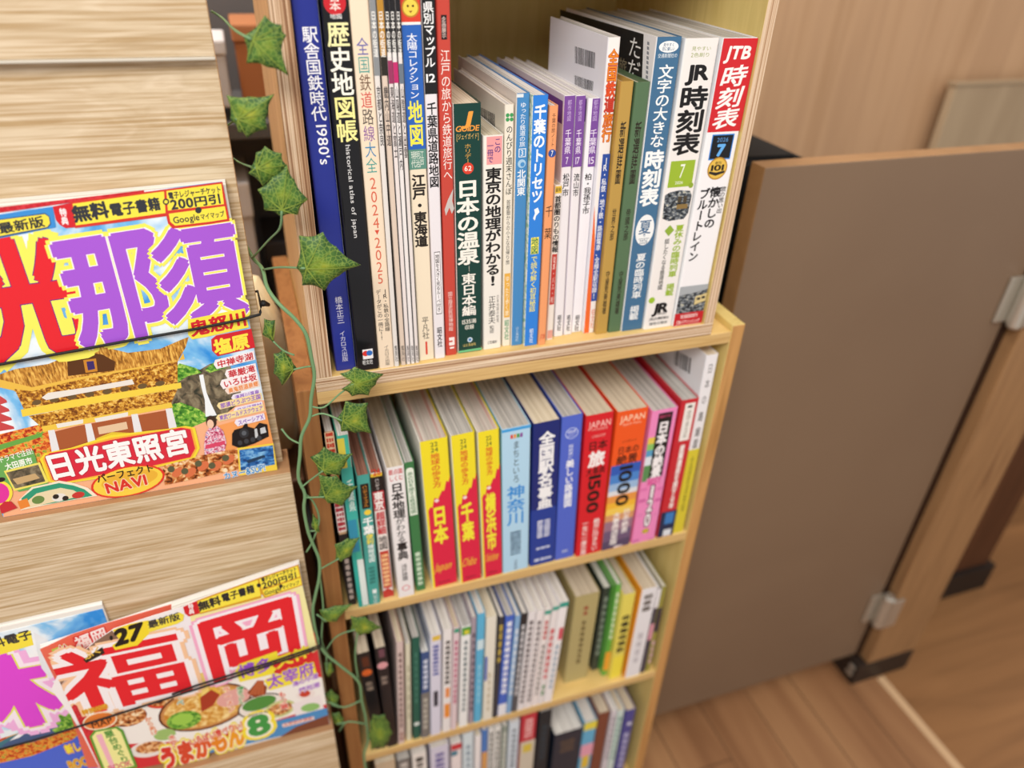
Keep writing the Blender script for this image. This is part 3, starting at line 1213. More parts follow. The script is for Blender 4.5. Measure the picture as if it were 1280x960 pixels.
def a_1500(s):
    s.hz('JAPAN', 530, 9, 'f0b8b0', .82, .5, .03)
    s.hz('Travel Encyclopedia', 536, 4, 'f0a8a0', .6, .5, .02)
    s.hz('にほんたび', 545, 4, 'f0c0b8', .5, .5)
    s.hz('日本', 557, 12, '24100f', .72, .5, .03)
    s.hz('旅', 574, 20, 'f6f0ee', .62, .5, .06)
    s.hz('大事典', 589, 10, '24100f', .72, .5, .02)
    s.r('1500', 594, 642, '1a1212', .52, .5, .03)
    s.v('絶対に行きたい', 650, 690, 'f2dcd8', .24, .72, .04)
    s.v('一生に一度の旅', 650, 692, 'f2dcd8', .24, .28, .04)


mid((720.7, 696.5), (749, 694.5), (732, 521.5), (769, 514.5), 'd6212d', 'thick red travel book with white character and black sideways number 1500', art=a_1500, pages=PG_TAN, d=.148)


def a_1000(s):
    s.hz('JAPAN', 522, 9, 'f8c8a8', .82, .5, .03)
    s.hz('Superb Views', 529, 4, 'f8b898', .6, .5, .02)
    s.hz('いつかいく', 551, 4, '7a2a10', .5)
    s.hz('日本の', 562, 10, '2a1410', .72, .5, .02)
    s.hz('絶景', 574, 13, '2a1410', .72, .5, .03)
    for y0, y1, c in ((580, 592, '2f5cb8'), (592, 603, '4a86d0'), (603, 612, '9cbce0'), (612, 618, 'dfe0e4'), (618, 627, 'e89848'), (627, 634, 'f0b838'), (634, 642, 'f2cc5a'), (642, 650, 'd89a6a'), (650, 662, '9a7488'), (662, 675, '6e5878'), (675, 690, '564866')):
        s.b(y0, y1 + 1, c, .0, 1)
    s.r('1000', 582, 633, '141210', .5, .52, .03)
    s.v('日本絶景', 638, 668, 'f0eae6', .26, .74, .03)
    s.v('大事典決定版', 640, 680, 'f0eae6', .26, .4, .04)
    s.marks(682, 685, 'e8e0e4', 1, .3, .6)


mid((751, 690), (784.6, 691), (773, 515), (811, 510.5), 'ee5a24', 'thick orange topped book with sunset landscape and black sideways number 1000', art=a_1000, pages=PG_TAN, d=.148)


def a_120(s):
    for y0, y1, c in ((545, 553, 'e8c850'), (553, 561, '8cc46a'), (561, 569, '5aa0c8'), (569, 580, 'dfe6ee'), (580, 600, '5a8f58')):
        s.b(y0, y1, c, .0, .3)
    s.b(516, 597, '1a1618', .26, .82)
    s.hz('死ぬまでに', 520.5, 4, 'd8487c', .46, .54, .02)
    s.v('日本の絶景', 527, 597, 'f4f0f2', .42, .54, .07)
    s.b(597, 606, 'e890c0', .2, .9)
    s.hz('BEST', 602, 8, 'd83a8c', .56, .54, .04)
    for i, (t, yy) in enumerate((('1', 615), ('2', 632), ('0', 650))):
        s.hz(t, yy, 17, 'f4ecf0', .14 if t == '1' else .26, .52, .05, out='2a2024', ob=.12)
    s.c(664, .0046, 'f0d83a', .52, .0036)
    s.hz('改訂版', 664, 5, '3a2a20', .28, .52, .02)
    for y0, c in ((608, 'e27ab4'), (622, 'd468a6'), (640, 'e688bc'), (672, 'd878b0')):
        s.b(y0, y0 + 4, c, .02, .3)
        s.b(y0 + 3, y0 + 7, c, .7, .98)


mid((789, 687), (815, 685.5), (815, 515), (849, 509), 'ee8cc2', 'pink book of views with black title panel and number 120', art=a_120, pages=PG_GREY, d=.148)


def a_red(s):
    s.b(504, 551, 'efeae4', .24, .82)
    s.b(507, 510, '4a4a48', .4, .66)
    s.v('地図で見る日本', 513, 548, '8a8478', .26, .54, .01)
    s.v('産業遺産を旅する本', 556, 636, 'f4ece8', .32, .54, .05)
    s.b(639, 676, '1e2c4e', 0, 1)
    s.b(641, 655, '3a7cc0', .3, .85)
    s.b(662, 670, 'dfe4ea', .35, .85)


mid((821, 674), (838.6, 675), (853, 500), (874.5, 499), 'c72b36', 'red book with white title slip between the pink book and the tall white one', art=a_red, pages=PG_GREY, d=.175)


def a_rosen(s):
    for i, (t, yy) in enumerate(zip('日本の路線図', (461, 480, 500, 521, 540, 555))):
        s.hz(t, yy, 13, '3a3636', .42, .5, .02 if i > 2 else 0)


mid((842, 666), (852, 665), (881, 446), (899, 442), 'ebe9ec', 'tall white book with yellow paper band against the right side panel', art=a_rosen, left='e9ecf2', lart=barcode([(847, 437), (868, 448), (866, 468), (845, 455)], 12), pages=PG_CREAM, d=.21,
    obi=(562, 'd8c83a', lambda s: (s.v('全国鉄道路線', 570, 640, '6a6420', .3, .5, .0))))

# ------------------------------------------------------------------ books, third shelf
G3 = 'books on the third shelf'


def low(bl, br, tl, tr, sp, label, **k):
    k.setdefault('group', G3)
    k.setdefault('d', .15)
    return book('r3', S3, bl, br, tl, tr, sp, label, **k)


def strip(*it):
    """simple spine print: tuples (kind, args...)"""
    def fn(s):
        for t in it:
            k, a = t[0], t[1:]
            if k == 'b':
                s.b(*a)
            elif k == 'm':
                s.marks(*a)
            elif k == 'c':
                s.c(*a)
            elif k == 'h':
                s.hz(*a)
    return fn


low((470, 936), (484, 934), (445, 819), (463, 815), '1f1d20', 'black paperback with orange figure, first on the third shelf', art=strip(('b', 822, 834, '5a2c1c', .3, .8), ('c', 841, .0058, 'd8642a', .5), ('m', 852, 864, '8a7a6c', 2, .5)), pages=PG_TAN, d=.11)
low((485, 934), (496, 932), (464, 813), (484.6, 808), '1f1d22', 'black paperback with pink figure, second on the third shelf', art=strip(('b', 812, 822, '6a4450', .3, .8), ('c', 832, .0060, 'd89aa0', .5), ('m', 845, 856, '8a7a70', 2, .5)), pages=PG_TAN, d=.11)
low((493, 932), (505, 929), (487, 804), (506, 803), 'd3bdb8', 'pinkish white thick paperback beside the two black ones', art=strip(('m', 815, 910, '7a6260', 14, .4), ('m', 915, 926, '9a6a60', 2, .5)), pages=PG_CREAM, right='b07a70')
low((508, 926), (515, 925), (507, 806), (513, 805), 'd8d4bc', 'thin cream booklet left of the dark green book', art=strip(('m', 830, 900, 'b8b49a', 6, .4)))
low((517, 924), (525.5, 922.6), (514, 799), (525.5, 796), '1d5c4e', 'dark green book with small white dot near its foot', art=strip(('c', 905, .0036, 'dfe8e4', .5), ('m', 815, 880, '3f7a6a', 8, .3)), left='24302c', pages=PG_GREY)
low((527, 922.6), (537, 921), (526.5, 817), (537, 814.6), '3a5486', 'short navy book with white lettering beside the dark green one', art=strip(('m', 824, 862, 'cfd6e6', 6, .5), ('b', 866, 921, '7a7672', 0, 1), ('m', 872, 912, 'b8b4a8', 6, .5)), d=.12)
low((538.5, 922), (551.5, 920), (537.5, 796), (552, 792), 'd9d8e8', 'lavender white wide book with yellow label and black oval', art=strip(('b', 795, 801, 'e2c04a', .2, .9), ('m', 806, 845, '5a62a8', 8, .5), ('b', 864, 883, '3a3a46', .3, .7)), left='c3c8d8', pages=PG_WHITE)
low((553.5, 920), (563, 916), (554, 788.5), (566, 786), 'ebe7e6', 'white book with orange spots on its lower spine', art=strip(('m', 800, 856, '4a4848', 9, .5), ('b', 860, 872, 'e89050', .3, .8), ('b', 880, 897, 'e8913a', .2, .85)), pages=PG_WHITE)
low((564, 914), (571, 912), (567, 786), (575, 783), 'e0cdd2', 'thin pale pink book beside the white one with orange spots', art=strip(('m', 800, 880, 'c0708a', 12, .5), ('b', 786, 791, '3a9a7c', .1, .9)), pages=PG_TAN)
low((573.6, 909), (584.6, 907), (577, 784.6), (589, 782), 'eef0ef', 'white book with green and yellow top label', art=strip(('b', 784, 794, '4a9a3e', .05, .95), ('b', 788, 793, 'd8d040', .3, .8), ('m', 800, 890, '6a7a80', 14, .35)), pages=PG_GREY)
low((586, 906), (591.5, 904), (590, 773), (596, 771), 'a89aa6', 'thin mauve grey book left of the sky blue one', art=strip(('m', 790, 890, '5a5060', 12, .5)))
low((592.4, 903), (601.5, 902), (597, 769), (607, 766), '5cb4dc', 'plain sky blue book in the middle of the third shelf', art=strip(('b', 800, 812, 'cfe6ee', .1, .9), ('m', 830, 880, '8ccbe6', 6, .4)), pages=PG_WHITE)
low((603.6, 906), (615, 903), (608, 773), (622, 770), 'e6e2d4', 'cream white book right of the sky blue one', art=strip(('b', 820, 850, '4a66b8', .0, .25), ('m', 840, 890, 'c8c0a8', 6, .3)), pages=PG_CREAM)
low((616, 899), (620.8, 898), (623, 772.5), (631.5, 771), '3a3c44', 'thin dark grey book with yellow dashes', art=strip(('m', 780, 830, 'c0a84a', 5, .6)))
low((621.6, 898.5), (632, 896), (632.5, 771), (643, 769), '4468c8', 'violet blue book with white lettering and white foot', art=strip(('m', 776, 868, 'e8ecf8', 12, .55), ('b', 880, 898, 'e6e8f0', 0, 1)), pages=PG_GREY)
low((632.5, 895), (639, 893), (645, 771), (651, 770), '86b0da', 'thin pale blue book right of the violet blue one', art=strip(('m', 785, 870, 'dfe8f2', 10, .5)))
low((639.5, 892), (646, 890), (652, 768), (660, 766), '55565c', 'thin charcoal grey book before the row of white guides', art=strip(('b', 766, 790, '2a2a2e', 0, 1), ('m', 780, 870, 'c8c8cc', 12, .5)))
GW = ['first white guide of five, next to the thin charcoal book', 'second white guide of five, with grey print', 'third white guide of five, with red print at the middle', 'fourth white guide of five, with red and green print', 'white guide with teal top edge, last of five before the khaki box']
low((646.5, 890.5), (655, 888), (660.6, 766), (671, 764), 'e7e3e5', GW[0], art=strip(('m', 775, 880, '6a6468', 16, .5)))
low((655.5, 888), (664, 885), (671.6, 765), (681, 761.6), 'ece6e6', GW[1], art=strip(('m', 775, 878, '7a7478', 16, .5)))
low((664.5, 885), (672, 882), (682, 762), (690, 759), 'eee6e4', GW[2], art=strip(('b', 763, 768, '3aa08c', 0, 1), ('m', 775, 800, 'c04a50', 4, .5), ('m', 805, 870, '6a6a6a', 10, .4)))
low((672.5, 882), (679, 880), (691, 759), (700, 756), 'eae4e4', GW[3], art=strip(('b', 758, 763, '3aa08c', 0, 1), ('m', 785, 850, 'd05a60', 8, .6), ('m', 855, 870, '4a8a5a', 2, .5)))
low((679.5, 880), (690.5, 876), (701, 754), (710.6, 751), 'f0eced', GW[4], art=strip(('b', 752, 759, '2f9c8c', 0, 1), ('b', 785, 800, 'd05060', .4, .9), ('m', 805, 862, '9ab0c0', 8, .4)))
low((707.5, 852), (731, 849), (717, 749), (753, 738), 'b3a673', 'khaki slipcased book standing back behind a gap', art=strip(('m', 757, 770, '9a4030', 2, .16), ('m', 775, 830, '6a5c38', 8, .16)), pages=PG_TAN, d=.14)
low((739, 839), (748, 836), (755, 737), (764, 733), '39423c', 'dark grey green book between the khaki and lime ones', art=strip(('m', 745, 820, '8a968a', 9, .5)), d=.13)
low((751, 846), (757.5, 843), (766, 733.5), (776, 730), '62b048', 'lime green book with white and orange print', art=strip(('m', 740, 800, 'e8f0d8', 8, .5), ('b', 815, 838, 'f0a838', 0, 1)), d=.14)
low((758.5, 849), (778, 846), (778, 746), (790, 741), 'e6d964', 'yellow book with black title and lemon foot', art=strip(('m', 768, 816, '2a2a20', 6, .6), ('b', 820, 846, 'f2e24a', .05, .95)), pages=PG_TAN, d=.14)
low((780, 847.5), (800, 844), (804, 736.6), (821.6, 735), 'e9e8ec', 'white book with orange side cover near the right end', art=strip(('m', 742, 765, '6a6460', 3, .5), ('m', 790, 830, 'c8c6cc', 4, .3)), left='eda22e', pages=PG_TAN, d=.17)
low((800.6, 842), (806, 840), (822, 736), (827, 735), '4d4854', 'thin black and white book beside the orange sided one', art=strip(('b', 736, 760, 'e8e6ea', 0, 1), ('b', 780, 800, 'd898a8', 0, 1)), d=.16)
low((806.8, 840), (812, 838), (828, 735), (833.5, 733), '9a9444', 'thin olive yellow book, last at right on the third shelf', art=strip(('b', 760, 790, '3a3440', 0, 1), ('m', 800, 830, 'd8b0b8', 4, .6)), d=.16)

# ------------------------------------------------------------------ books, bottom shelf (only the tops are in the picture)
G4 = 'books on the bottom shelf'


def bot(tl, tr, sp, label, y=.006, **k):
    a, b = on(*tl, 1, y), on(*tr, 1, y)
    zt = (a.z + b.z) / 2
    Pb = [cam_co((p.x, y, S4)) for p in (a, b)]
    px = [(640 + F * c.x / c.z, 480 + F * c.y / c.z) for c in Pb]
    k.setdefault('group', G4)
    k.setdefault('d', .15)
    return book('r4', S4, px[0], px[1], tl, tr, sp, label, y=y, **k)


bot((469, 956), (494, 950), 'c3ae92', 'beige paperback at the left end of the bottom shelf', pages=PG_CREAM, d=.12)
bot((496, 952), (513, 948), '6e6a68', 'grey book beside the beige paperback at the bottom', art=strip(('m', 953, 990, 'c8c2bc', 6, .5)), pages=PG_GREY)
bot((515, 944), (533, 940), 'e9e4de', 'white book with black print, third on the bottom shelf', art=strip(('m', 946, 985, '3a3634', 6, .5)), pages=PG_WHITE)
bot((538, 936), (561, 931), 'd3d0e2', 'lavender white thick book on the bottom shelf', art=strip(('m', 940, 990, '6a62a0', 8, .5)), pages=PG_WHITE)
bot((564, 931), (577, 928), 'ece2e2', 'white book with red and teal head label on the bottom shelf', art=strip(('b', 930, 937, 'c8323c', 0, 1), ('b', 938, 944, '3a7c94', 0, .6)))
bot((579, 919), (592, 915), 'd5e3ea', 'tall ice blue book on the bottom shelf', art=strip(('m', 930, 975, '8aa0b0', 6, .4)), pages=PG_WHITE)
bot((594, 922), (602, 919), 'efeaea', 'thin white book left of the cobalt one at the bottom', pages=PG_CREAM)
bot((603, 914), (610, 912), '4a7cc4', 'thin cobalt blue book with orange foot on the bottom shelf', art=strip(('b', 940, 975, 'd8a060', 0, 1)))
bot((611, 912), (618, 910), 'e3e3e0', 'first of a pair of pale guides right of the thin cobalt book', art=strip(('m', 915, 970, '5a605c', 9, .5)))
bot((619, 910), (627, 908), 'e6e6e2', 'second of a pair of pale guides right of the thin cobalt book', art=strip(('m', 913, 968, '5a605c', 9, .5)))
bot((628.5, 909), (635, 907), '8f9a90', 'thin grey green book on the bottom shelf', art=strip(('m', 915, 965, 'd8dcd4', 8, .5)))
bot((637, 905), (650, 901), 'd3dfea', 'pale blue white book left of the red one at the bottom', art=strip(('m', 910, 960, '7a8894', 8, .4)))
bot((653, 895), (672, 890), 'c23444', 'red topped book with pale lower spine on the bottom shelf', art=strip(('m', 898, 922, 'f0b8b8', 5, .5), ('b', 926, 1000, 'cfc6b4', 0, 1), ('b', 930, 940, 'd8c04a', .2, .8)))
bot((675, 891), (691, 887), '14242e', 'blue black thick book on the bottom shelf', art=strip(('m', 905, 950, '2a3c48', 6, .4)), pages=PG_GREY)
bot((694, 918), (729, 911), '232c3c', 'short wide navy book with white page top on the bottom shelf', art=strip(('m', 924, 940, '5a4a40', 3, .5)), pages=PG_WHITE, d=.13)
bot((731, 905), (747, 899), '62b0d8', 'rainbow coloured book between the navy book and a brown one', art=strip(('b', 901, 912, 'e8d84a', 0, 1), ('b', 930, 945, 'e6a2b8', 0, 1), ('b', 945, 960, 'e2c040', .2, .8)), pages=PG_WHITE)
bot((749, 893), (763, 889), '7a4434', 'brown book near the right end of the bottom shelf', pages=PG_TAN)
bot((765, 890), (772, 888), 'd8d2da', 'thin pale grey book right of the brown one at the bottom', art=strip(('m', 895, 950, '9a94a0', 8, .5)))
bot((773, 889), (781, 887), 'cfe0dc', 'thin pale mint book near the end of the bottom shelf', art=strip(('m', 895, 950, '7aa89c', 8, .5)), pages=PG_TAN)
bot((783, 889), (795, 886), '4a4a94', 'indigo book with white spots, last at right on the bottom shelf', art=strip(('c', 905, .004, 'd8d8ec', .6), ('m', 915, 960, 'b8b8dc', 6, .5)), pages=PG_TAN)

# ------------------------------------------------------------------ magazine rack
rk0 = Vector((-.30, .05, FLOOR_Z))
rk = tag(empty('magazine_rack', rk0), 'stepped magazine rack of pale oak boards at the left, holding the travel magazines', 'rack')


def rack(name, x0, x1, y0, y1, z0, z1, m=None, bev=.0008, front=None):
    mb = MB()
    mb.box(x0, x1, y0, y1, z0, z1, m or RACK_WOOD, front, bev=bev)
    o = mb.build(name, rk)
    o.location = -rk0
    return o


RX = -.0075
LEDGE = grain_mat('brown_ledge_board', (5, 60, 60), [(.3, '9c7450'), (.7, 'b58b64')], .5)
rack('board', -.62, RX - .003, .008, .026, .2475, .62)
rack('edge_strip', -.62, RX - .003, .0075, .026, .2455, .2475, M('c9c2b4', .5))
rack('board', -.62, RX - .003, .015, .033, -.105, .2455)
rack('ledge', -.62, RX + .002, -.0025, .033, -.1045, -.0905, LEDGE, front=RACK_WOOD)
rack('board', -.62, RX + .002, -.0025, .0155, -.4535, -.1045)
rack('ledge', -.62, RX + .004, -.0275, .0155, -.4530, -.4390, LEDGE, front=RACK_WOOD)
rack('board', -.62, RX + .004, -.0275, -.0095, FLOOR_Z + .02, -.4530)
rack('side_panel', -.62, -.60, .034, .08, FLOOR_Z, .62)
rack('side_panel', RX - .075, RX - .057, .034, .08, FLOOR_Z, .62, RACK_EDGE)


# ------------------------------------------------------------------ magazines
class Art:
    """flat print on a magazine cover; points are read off the photograph and carried to the cover's own plane"""

    def __init__(s, mb, y, x0, x1, z0, z1):
        s.mb, s.y, s.n = mb, y, 0
        s.lim = (x0, x1, z0, z1)

    def cl(s, p):
        x0, x1, z0, z1 = s.lim
        return (min(max(p[0], x0), x1), p[1], min(max(p[2], z0), z1))

    def lay(s, t=0):
        s.n += 3e-6 + t
        return s.y - .00004 - s.n + t

    def P(s, px, py, y=None):
        q = on(px, py, 1, s.y)
        return Vector((q.x, s.lay0 if y is None else y, q.z))

    def pg(s, pts, c):
        y = s.lay()
        m = c if not isinstance(c, str) else M(c, .3)
        s.mb.poly([s.cl(s.P(*p, y)) for p in pts], m)

    def grow(s, pts, k, c):
        cx = sum(p[0] for p in pts) / len(pts)
        cy = sum(p[1] for p in pts) / len(pts)
        out = []
        for x, y in pts:
            d = math.hypot(x - cx, y - cy)
            out.append((x + (x - cx) / d * k, y + (y - cy) / d * k))
        s.pg(out, c)

    def ell(s, cx, cy, rx, ry, c, rot=-.18, n=28, wob=0):
        pts = []
        for i in range(n):
            a = 2 * math.pi * i / n
            k = 1 + (wob * ((i % 2) * 2 - 1))
            x, y = rx * k * math.cos(a), ry * k * math.sin(a)
            pts.append((cx + x * math.cos(rot) - y * math.sin(rot), cy + x * math.sin(rot) + y * math.cos(rot)))
        s.pg(pts, c)

    def txt(s, t, p0, p1, hpx, layers, slant=0.0, cap=1.0):
        """writing along the base line p0 -> p1, hpx photograph rows high; layers = [(bold, colour), ...] back to front"""
        A, B = s.P(*p0, 0), s.P(*p1, 0)
        up_px = ((p0[0] + p1[0]) / 2, (p0[1] + p1[1]) / 2)
        hh = (s.P(up_px[0], up_px[1] - hpx, 0) - s.P(*up_px, 0)).length
        ux = (B - A).normalized()
        uz = Vector((0, 0, 1))
        for bold, col in layers:
            y = s.lay(thick(bold))
            adv = [glyph(c, bold)[2] if c != ' ' else .4 for c in t]
            base = [1.0 if ord(c) > 0x2000 else adv[i] for i, c in enumerate(t)]
            k = (B - A).length / sum(base)
            p = 0
            for i, c in enumerate(t):
                o = A + ux * (k * (p + base[i] / 2)) + uz * (hh * .42)
                cc = col[i % len(col)] if isinstance(col, (list, tuple)) else col
                e = 1.25 if ord(c) < 0x2000 else cap
                m = cc if not isinstance(cc, str) else M(cc, .3)

                def fn(x, yy):
                    q = o + ux * (x * k + slant * yy * hh) + uz * (yy * hh * e)
                    return s.cl((q.x, y, q.z))
                put_glyph(s.mb, c, fn, m, bold)
                p += base[i]

    def vtxt(s, t, p0, p1, wpx, layers):
        """stacked writing from p0 (top) to p1 (bottom), along the line of centres"""
        A, B = s.P(*p0, 0), s.P(*p1, 0)
        ww = (s.P(p0[0] + wpx, p0[1], 0) - s.P(*p0, 0)).length
        dz = (B - A) / len(t)
        uz = -dz.normalized()
        ux = Vector((uz.z, 0, -uz.x))
        for bold, col in layers:
            y = s.lay(thick(bold))
            for i, c in enumerate(t):
                o = A + dz * (i + .5)

                def fn(x, yy):
                    q = o + ux * (x * ww) + uz * (yy * dz.length)
                    return s.cl((q.x, y, q.z))
                put_glyph(s.mb, c, fn, M(col, .3), bold)


def mag_body(root, loc, x0, x1, y0, y1, z0, z1, name='pages', m=None, skew=0.0):
    """stack of pages behind the cover; fine lines run along the top edge"""
    pm = grain_mat('magazine_pages', (3, 1500, 3), [(.35, 'b9b2a8'), (.5, 'dcd7cf'), (.65, 'efebe4')], .7, 3, 0) if m is None else m
    mb = MB()
    mb.poly([(x0, y0, z1 - skew), (x1, y0, z1), (x1, y1, z1 + .002), (x0, y1, z1 + .002 - skew)], pm)
    mb.poly([(x1, y0, z0), (x1, y1, z0), (x1, y1, z1 + .002), (x1, y0, z1)], pm)
    mb.poly([(x0, y0, z0), (x0, y0, z1 - skew), (x0, y1, z1 + .002 - skew), (x0, y1, z0)], pm)
    mb.poly([(x0, y1, z0), (x0, y1, z1 + .002 - skew), (x1, y1, z1 + .002), (x1, y1, z0)], pm)
    mb.poly([(x0, y0, z0), (x0, y1, z0), (x1, y1, z0), (x1, y0, z0)], pm)
    mb.poly([(x0, y0, z0), (x1, y0, z0), (x1, y0, z1), (x0, y0, z1 - skew)], pm)
    return mb.build(name, root, -Vector(loc))


def sheet(mb, pts, y, t, m):
    """a cover sheet with real thickness from an outline on the plane y"""
    f = [Vector((p.x, y, p.z)) for p in pts]
    b = [Vector((p.x, y + t, p.z)) for p in pts]
    mb.poly(f, m)
    mb.poly(b[::-1], m)
    n = len(f)
    for i in range(n):
        mb.poly([f[i], b[i], b[(i + 1) % n], f[(i + 1) % n]], m)


# --- the upper magazine
Y1 = .0040
rt1 = (-.12, Y1 + .004, -.0905)
mag1 = tag(empty('magazine', rt1), 'travel magazine with huge red and purple title above a golden temple gate, upper ledge', 'magazine', 'travel magazines on the rack')
mag_body(mag1, rt1, -.2275, -.0178, Y1 + .0006, .0145, -.0903, .1645, skew=.006)
mb = MB()
tl = on(-60, 268, 1, Y1)
out = [Vector((-.2278, Y1, -.0902)), on(346.8, 588.5, 1, Y1), on(277.6, 227, 1, Y1), on(180, 239, 1, Y1), on(90, 252.5, 1, Y1), on(0, 266, 1, Y1), Vector((-.2278, Y1, .142))]
out[1].z = -.0902
sheet(mb, out, Y1, .0005, SKY_PRINT)
A = Art(mb, Y1, -.2277, -.0158, -.0901, .1690)
# lower half of the picture: warm ground
A.pg([(-1, 545), (60, 533), (215, 500), (258, 505), (330, 500), (346, 588), (150, 622), (-1, 648)], 'f4b48a')
A.pg([(-1, 543), (60, 528), (75, 560), (60, 590), (-1, 600)], FLOWER_PRINT)
A.pg([(-1, 556), (54, 540), (52, 546), (-1, 563)], '6aa84a')
A.pg([(262, 535), (333, 515), (346, 556), (300, 564), (262, 572)], 'f2a05c')
# cliff, fall and meadow
A.pg([(213, 470), (224, 456), (250, 462), (262, 455), (285, 450), (305, 500), (268, 528), (240, 515), (213, 505)], ROCK_PRINT)
A.pg([(213, 470), (224, 454), (245, 460), (252, 466), (235, 470), (222, 478)], LEAF_PRINT)
A.pg([(256, 462), (275, 447), (290, 452), (282, 460), (262, 466)], LEAF_PRINT)
A.pg([(212, 506), (226, 503), (250, 512), (264, 524), (240, 534), (214, 538)], LEAF_PRINT)
A.pg([(249, 469), (254, 468), (258, 490), (264, 505), (271, 519), (257, 521), (256, 500), (252, 485)], 'eef4f8')
# pagoda at the left edge
for i in range(4):
    y = 494 + i * 11
    A.pg([(-1, y), (8 + i * 3, y + 6), (9 + i * 3, y + 9), (-1, y + 12)], 'c8484a')
# golden gate: roof, tiers, posts
A.pg([(-1, 468), (20, 461), (60, 455), (82, 446), (92, 436), (104, 426), (120, 428), (140, 436), (160, 441), (200, 436), (228, 424), (236, 421), (232, 434), (222, 452), (150, 470), (60, 488), (20, 490), (-1, 478)], ROOF_PRINT)
A.pg([(84, 452), (104, 440), (128, 443), (144, 452), (143, 463), (85, 470)], '5a3416')
A.pg([(104, 450), (120, 448), (122, 464), (107, 466)], 'c8862c')
A.pg([(108, 452), (117, 451), (119, 461), (110, 463)], '3c2a6a')
A.pg([(-1, 474), (40, 484), (90, 473), (224, 450), (229, 441), (231, 449), (92, 478), (34, 492), (-1, 484)], 'e9bc4c')
A.pg([(18, 486), (40, 489), (92, 476), (222, 452), (222, 484), (90, 506), (30, 512)], GOLD_PRINT)
A.pg([(26, 512), (90, 500), (226, 478), (227, 485), (92, 509), (28, 521)], 'f0d24a')
for i in range(8):
    x = 46 + i * 22
    A.ell(x, 503 - i * 3.4, 6, 3.2, '6a5434')
A.pg([(52, 497), (60, 491), (110, 484), (165, 474), (168, 480), (100, 492), (58, 500)], 'e9e4dc')
A.pg([(36, 520), (92, 509), (222, 486), (214, 504), (96, 526), (52, 534)], GOLD_PRINT)
A.pg([(52, 533), (96, 525), (214, 503), (216, 509), (98, 531), (54, 540)], 'edc84a')
A.pg([(62, 541), (98, 532), (212, 512), (220, 540), (100, 562), (76, 566)], 'a85a34')
A.pg([(70, 530), (104, 524), (104, 529), (72, 535)], 'eae6de')
A.pg([(118, 523), (160, 515), (160, 520), (120, 528)], 'eae6de')
for x, y in ((60, 538), (106, 530), (164, 518), (207, 511)):
    A.pg([(x, y), (x + 8, y - 1), (x + 15, y + 27), (x + 5, y + 29)], 'e6e6e8')
A.pg([(122, 534), (158, 527), (160, 536), (124, 543)], 'e3c4a0')
A.pg([(120, 548), (140, 540), (165, 541), (170, 549), (125, 557)], 'e4c43c')
A.ell(104, 428, 12, 5, 'd89a3c')
# title
T = [(.12, 'f6ee62'), (.05, '5a2c88'), (.042, 'e3242f')]
A.txt('光', (-15, 446), (120, 424), 150, T)
A.pg([(88, 264), (212, 247), (212, 252), (90, 275)], 'bfe2f4')
T2 = [(.075, 'f6ee62'), (.044, 'fbeef8'), (.034, 'a75ad8')]
A.txt('那', (98, 430), (222, 407), 146, T2)
A.txt('須', (208, 402), (312, 384), 126, T2)
# head line
A.pg([(-1, 266), (68, 256), (180, 240), (180, 237.5), (-1, 259)], DOT_PRINT)
A.pg([(-1, 268), (66, 258), (70, 284), (-1, 298)], '3c8fd8')
A.pg([(-1, 274), (56, 266), (62, 270), (64, 280), (60, 285), (-1, 297)], '33507c')
A.pg([(-1, 275), (56, 267.5), (61, 271), (62.5, 279), (59, 283.5), (-1, 295)], 'f4e24a')
A.txt('最新版', (0, 292), (57, 282), 14, [(.03, '2c3038')])
A.pg([(66, 258), (90, 253), (94, 284), (82, 285), (75, 281), (70, 275)], 'd3242e')
A.vtxt('特典', (78, 260), (82, 281), 9, [(.04, 'f6ecec')])
A.pg([(88, 252), (206, 236.5), (278, 227), (287, 276), (262, 280), (216, 285.5), (210, 279), (208, 270), (94, 285)], 'd3362c')
A.pg([(91, 254.5), (205, 239), (207, 266), (95, 281.5)], 'f7e54a')
A.pg([(208, 238.5), (276.5, 229.5), (280, 255), (210, 263)], 'f7e54a')
A.pg([(211, 267), (281, 257.5), (284, 273.5), (262, 277), (219, 282), (213, 277)], 'f7e54a')
A.txt('無料', (93, 277), (138, 270), 21, [(.05, '33353c')])
A.txt('電子書籍', (139, 270), (202, 261), 17, [(.035, '33353c')])
A.ell(207.5, 252, 4, 4, '33353c')
A.ell(207.5, 252, 2.2, 2.2, 'f7e54a')
A.txt('電子レジャーチケット', (211, 248.5), (277, 240), 9, [(.03, '33353c')])
A.txt('200円引', (214, 261.5), (278, 253), 13, [(.035, '33353c')])
A.ell(248, 262.5, 4, 4, '33353c')
A.txt('Google', (217, 279), (250, 274.5), 9, [(.02, '33353c')])
A.txt('マイマップ', (251, 274.5), (281, 270), 8, [(.025, '33353c')])
# place names at the right
A.pg([(235, 399), (306, 385), (311, 409), (262, 420), (240, 424), (235, 418)], 'f7e54a')
A.txt('鬼怒川', (239, 420), (310, 405), 20, [(.10, 'f7e54a'), (.04, 'd3242e')])
A.pg([(264, 424), (270, 419), (314, 410.5), (319, 434), (272, 445), (265, 438)], 'd3242e')
A.txt('塩原', (269, 443), (313, 433), 20, [(.045, 'f7e54a')])


def label(y, x0, t, col, bg, h=11):
    k = -.235
    x1 = 317 + (y - 448) * .17
    A.pg([(x0, y), (x1, y + k * (x1 - x0)), (x1 + 2, y + h + k * (x1 - x0)), (x0 + 2, y + h + .5), (x0 - 2, y + h * .5)], bg)
    A.txt(t, (x0 + 3, y + h - 1), (x1, y + h - 1 + k * (x1 - x0)), h - 1.5, [(.03, col)])


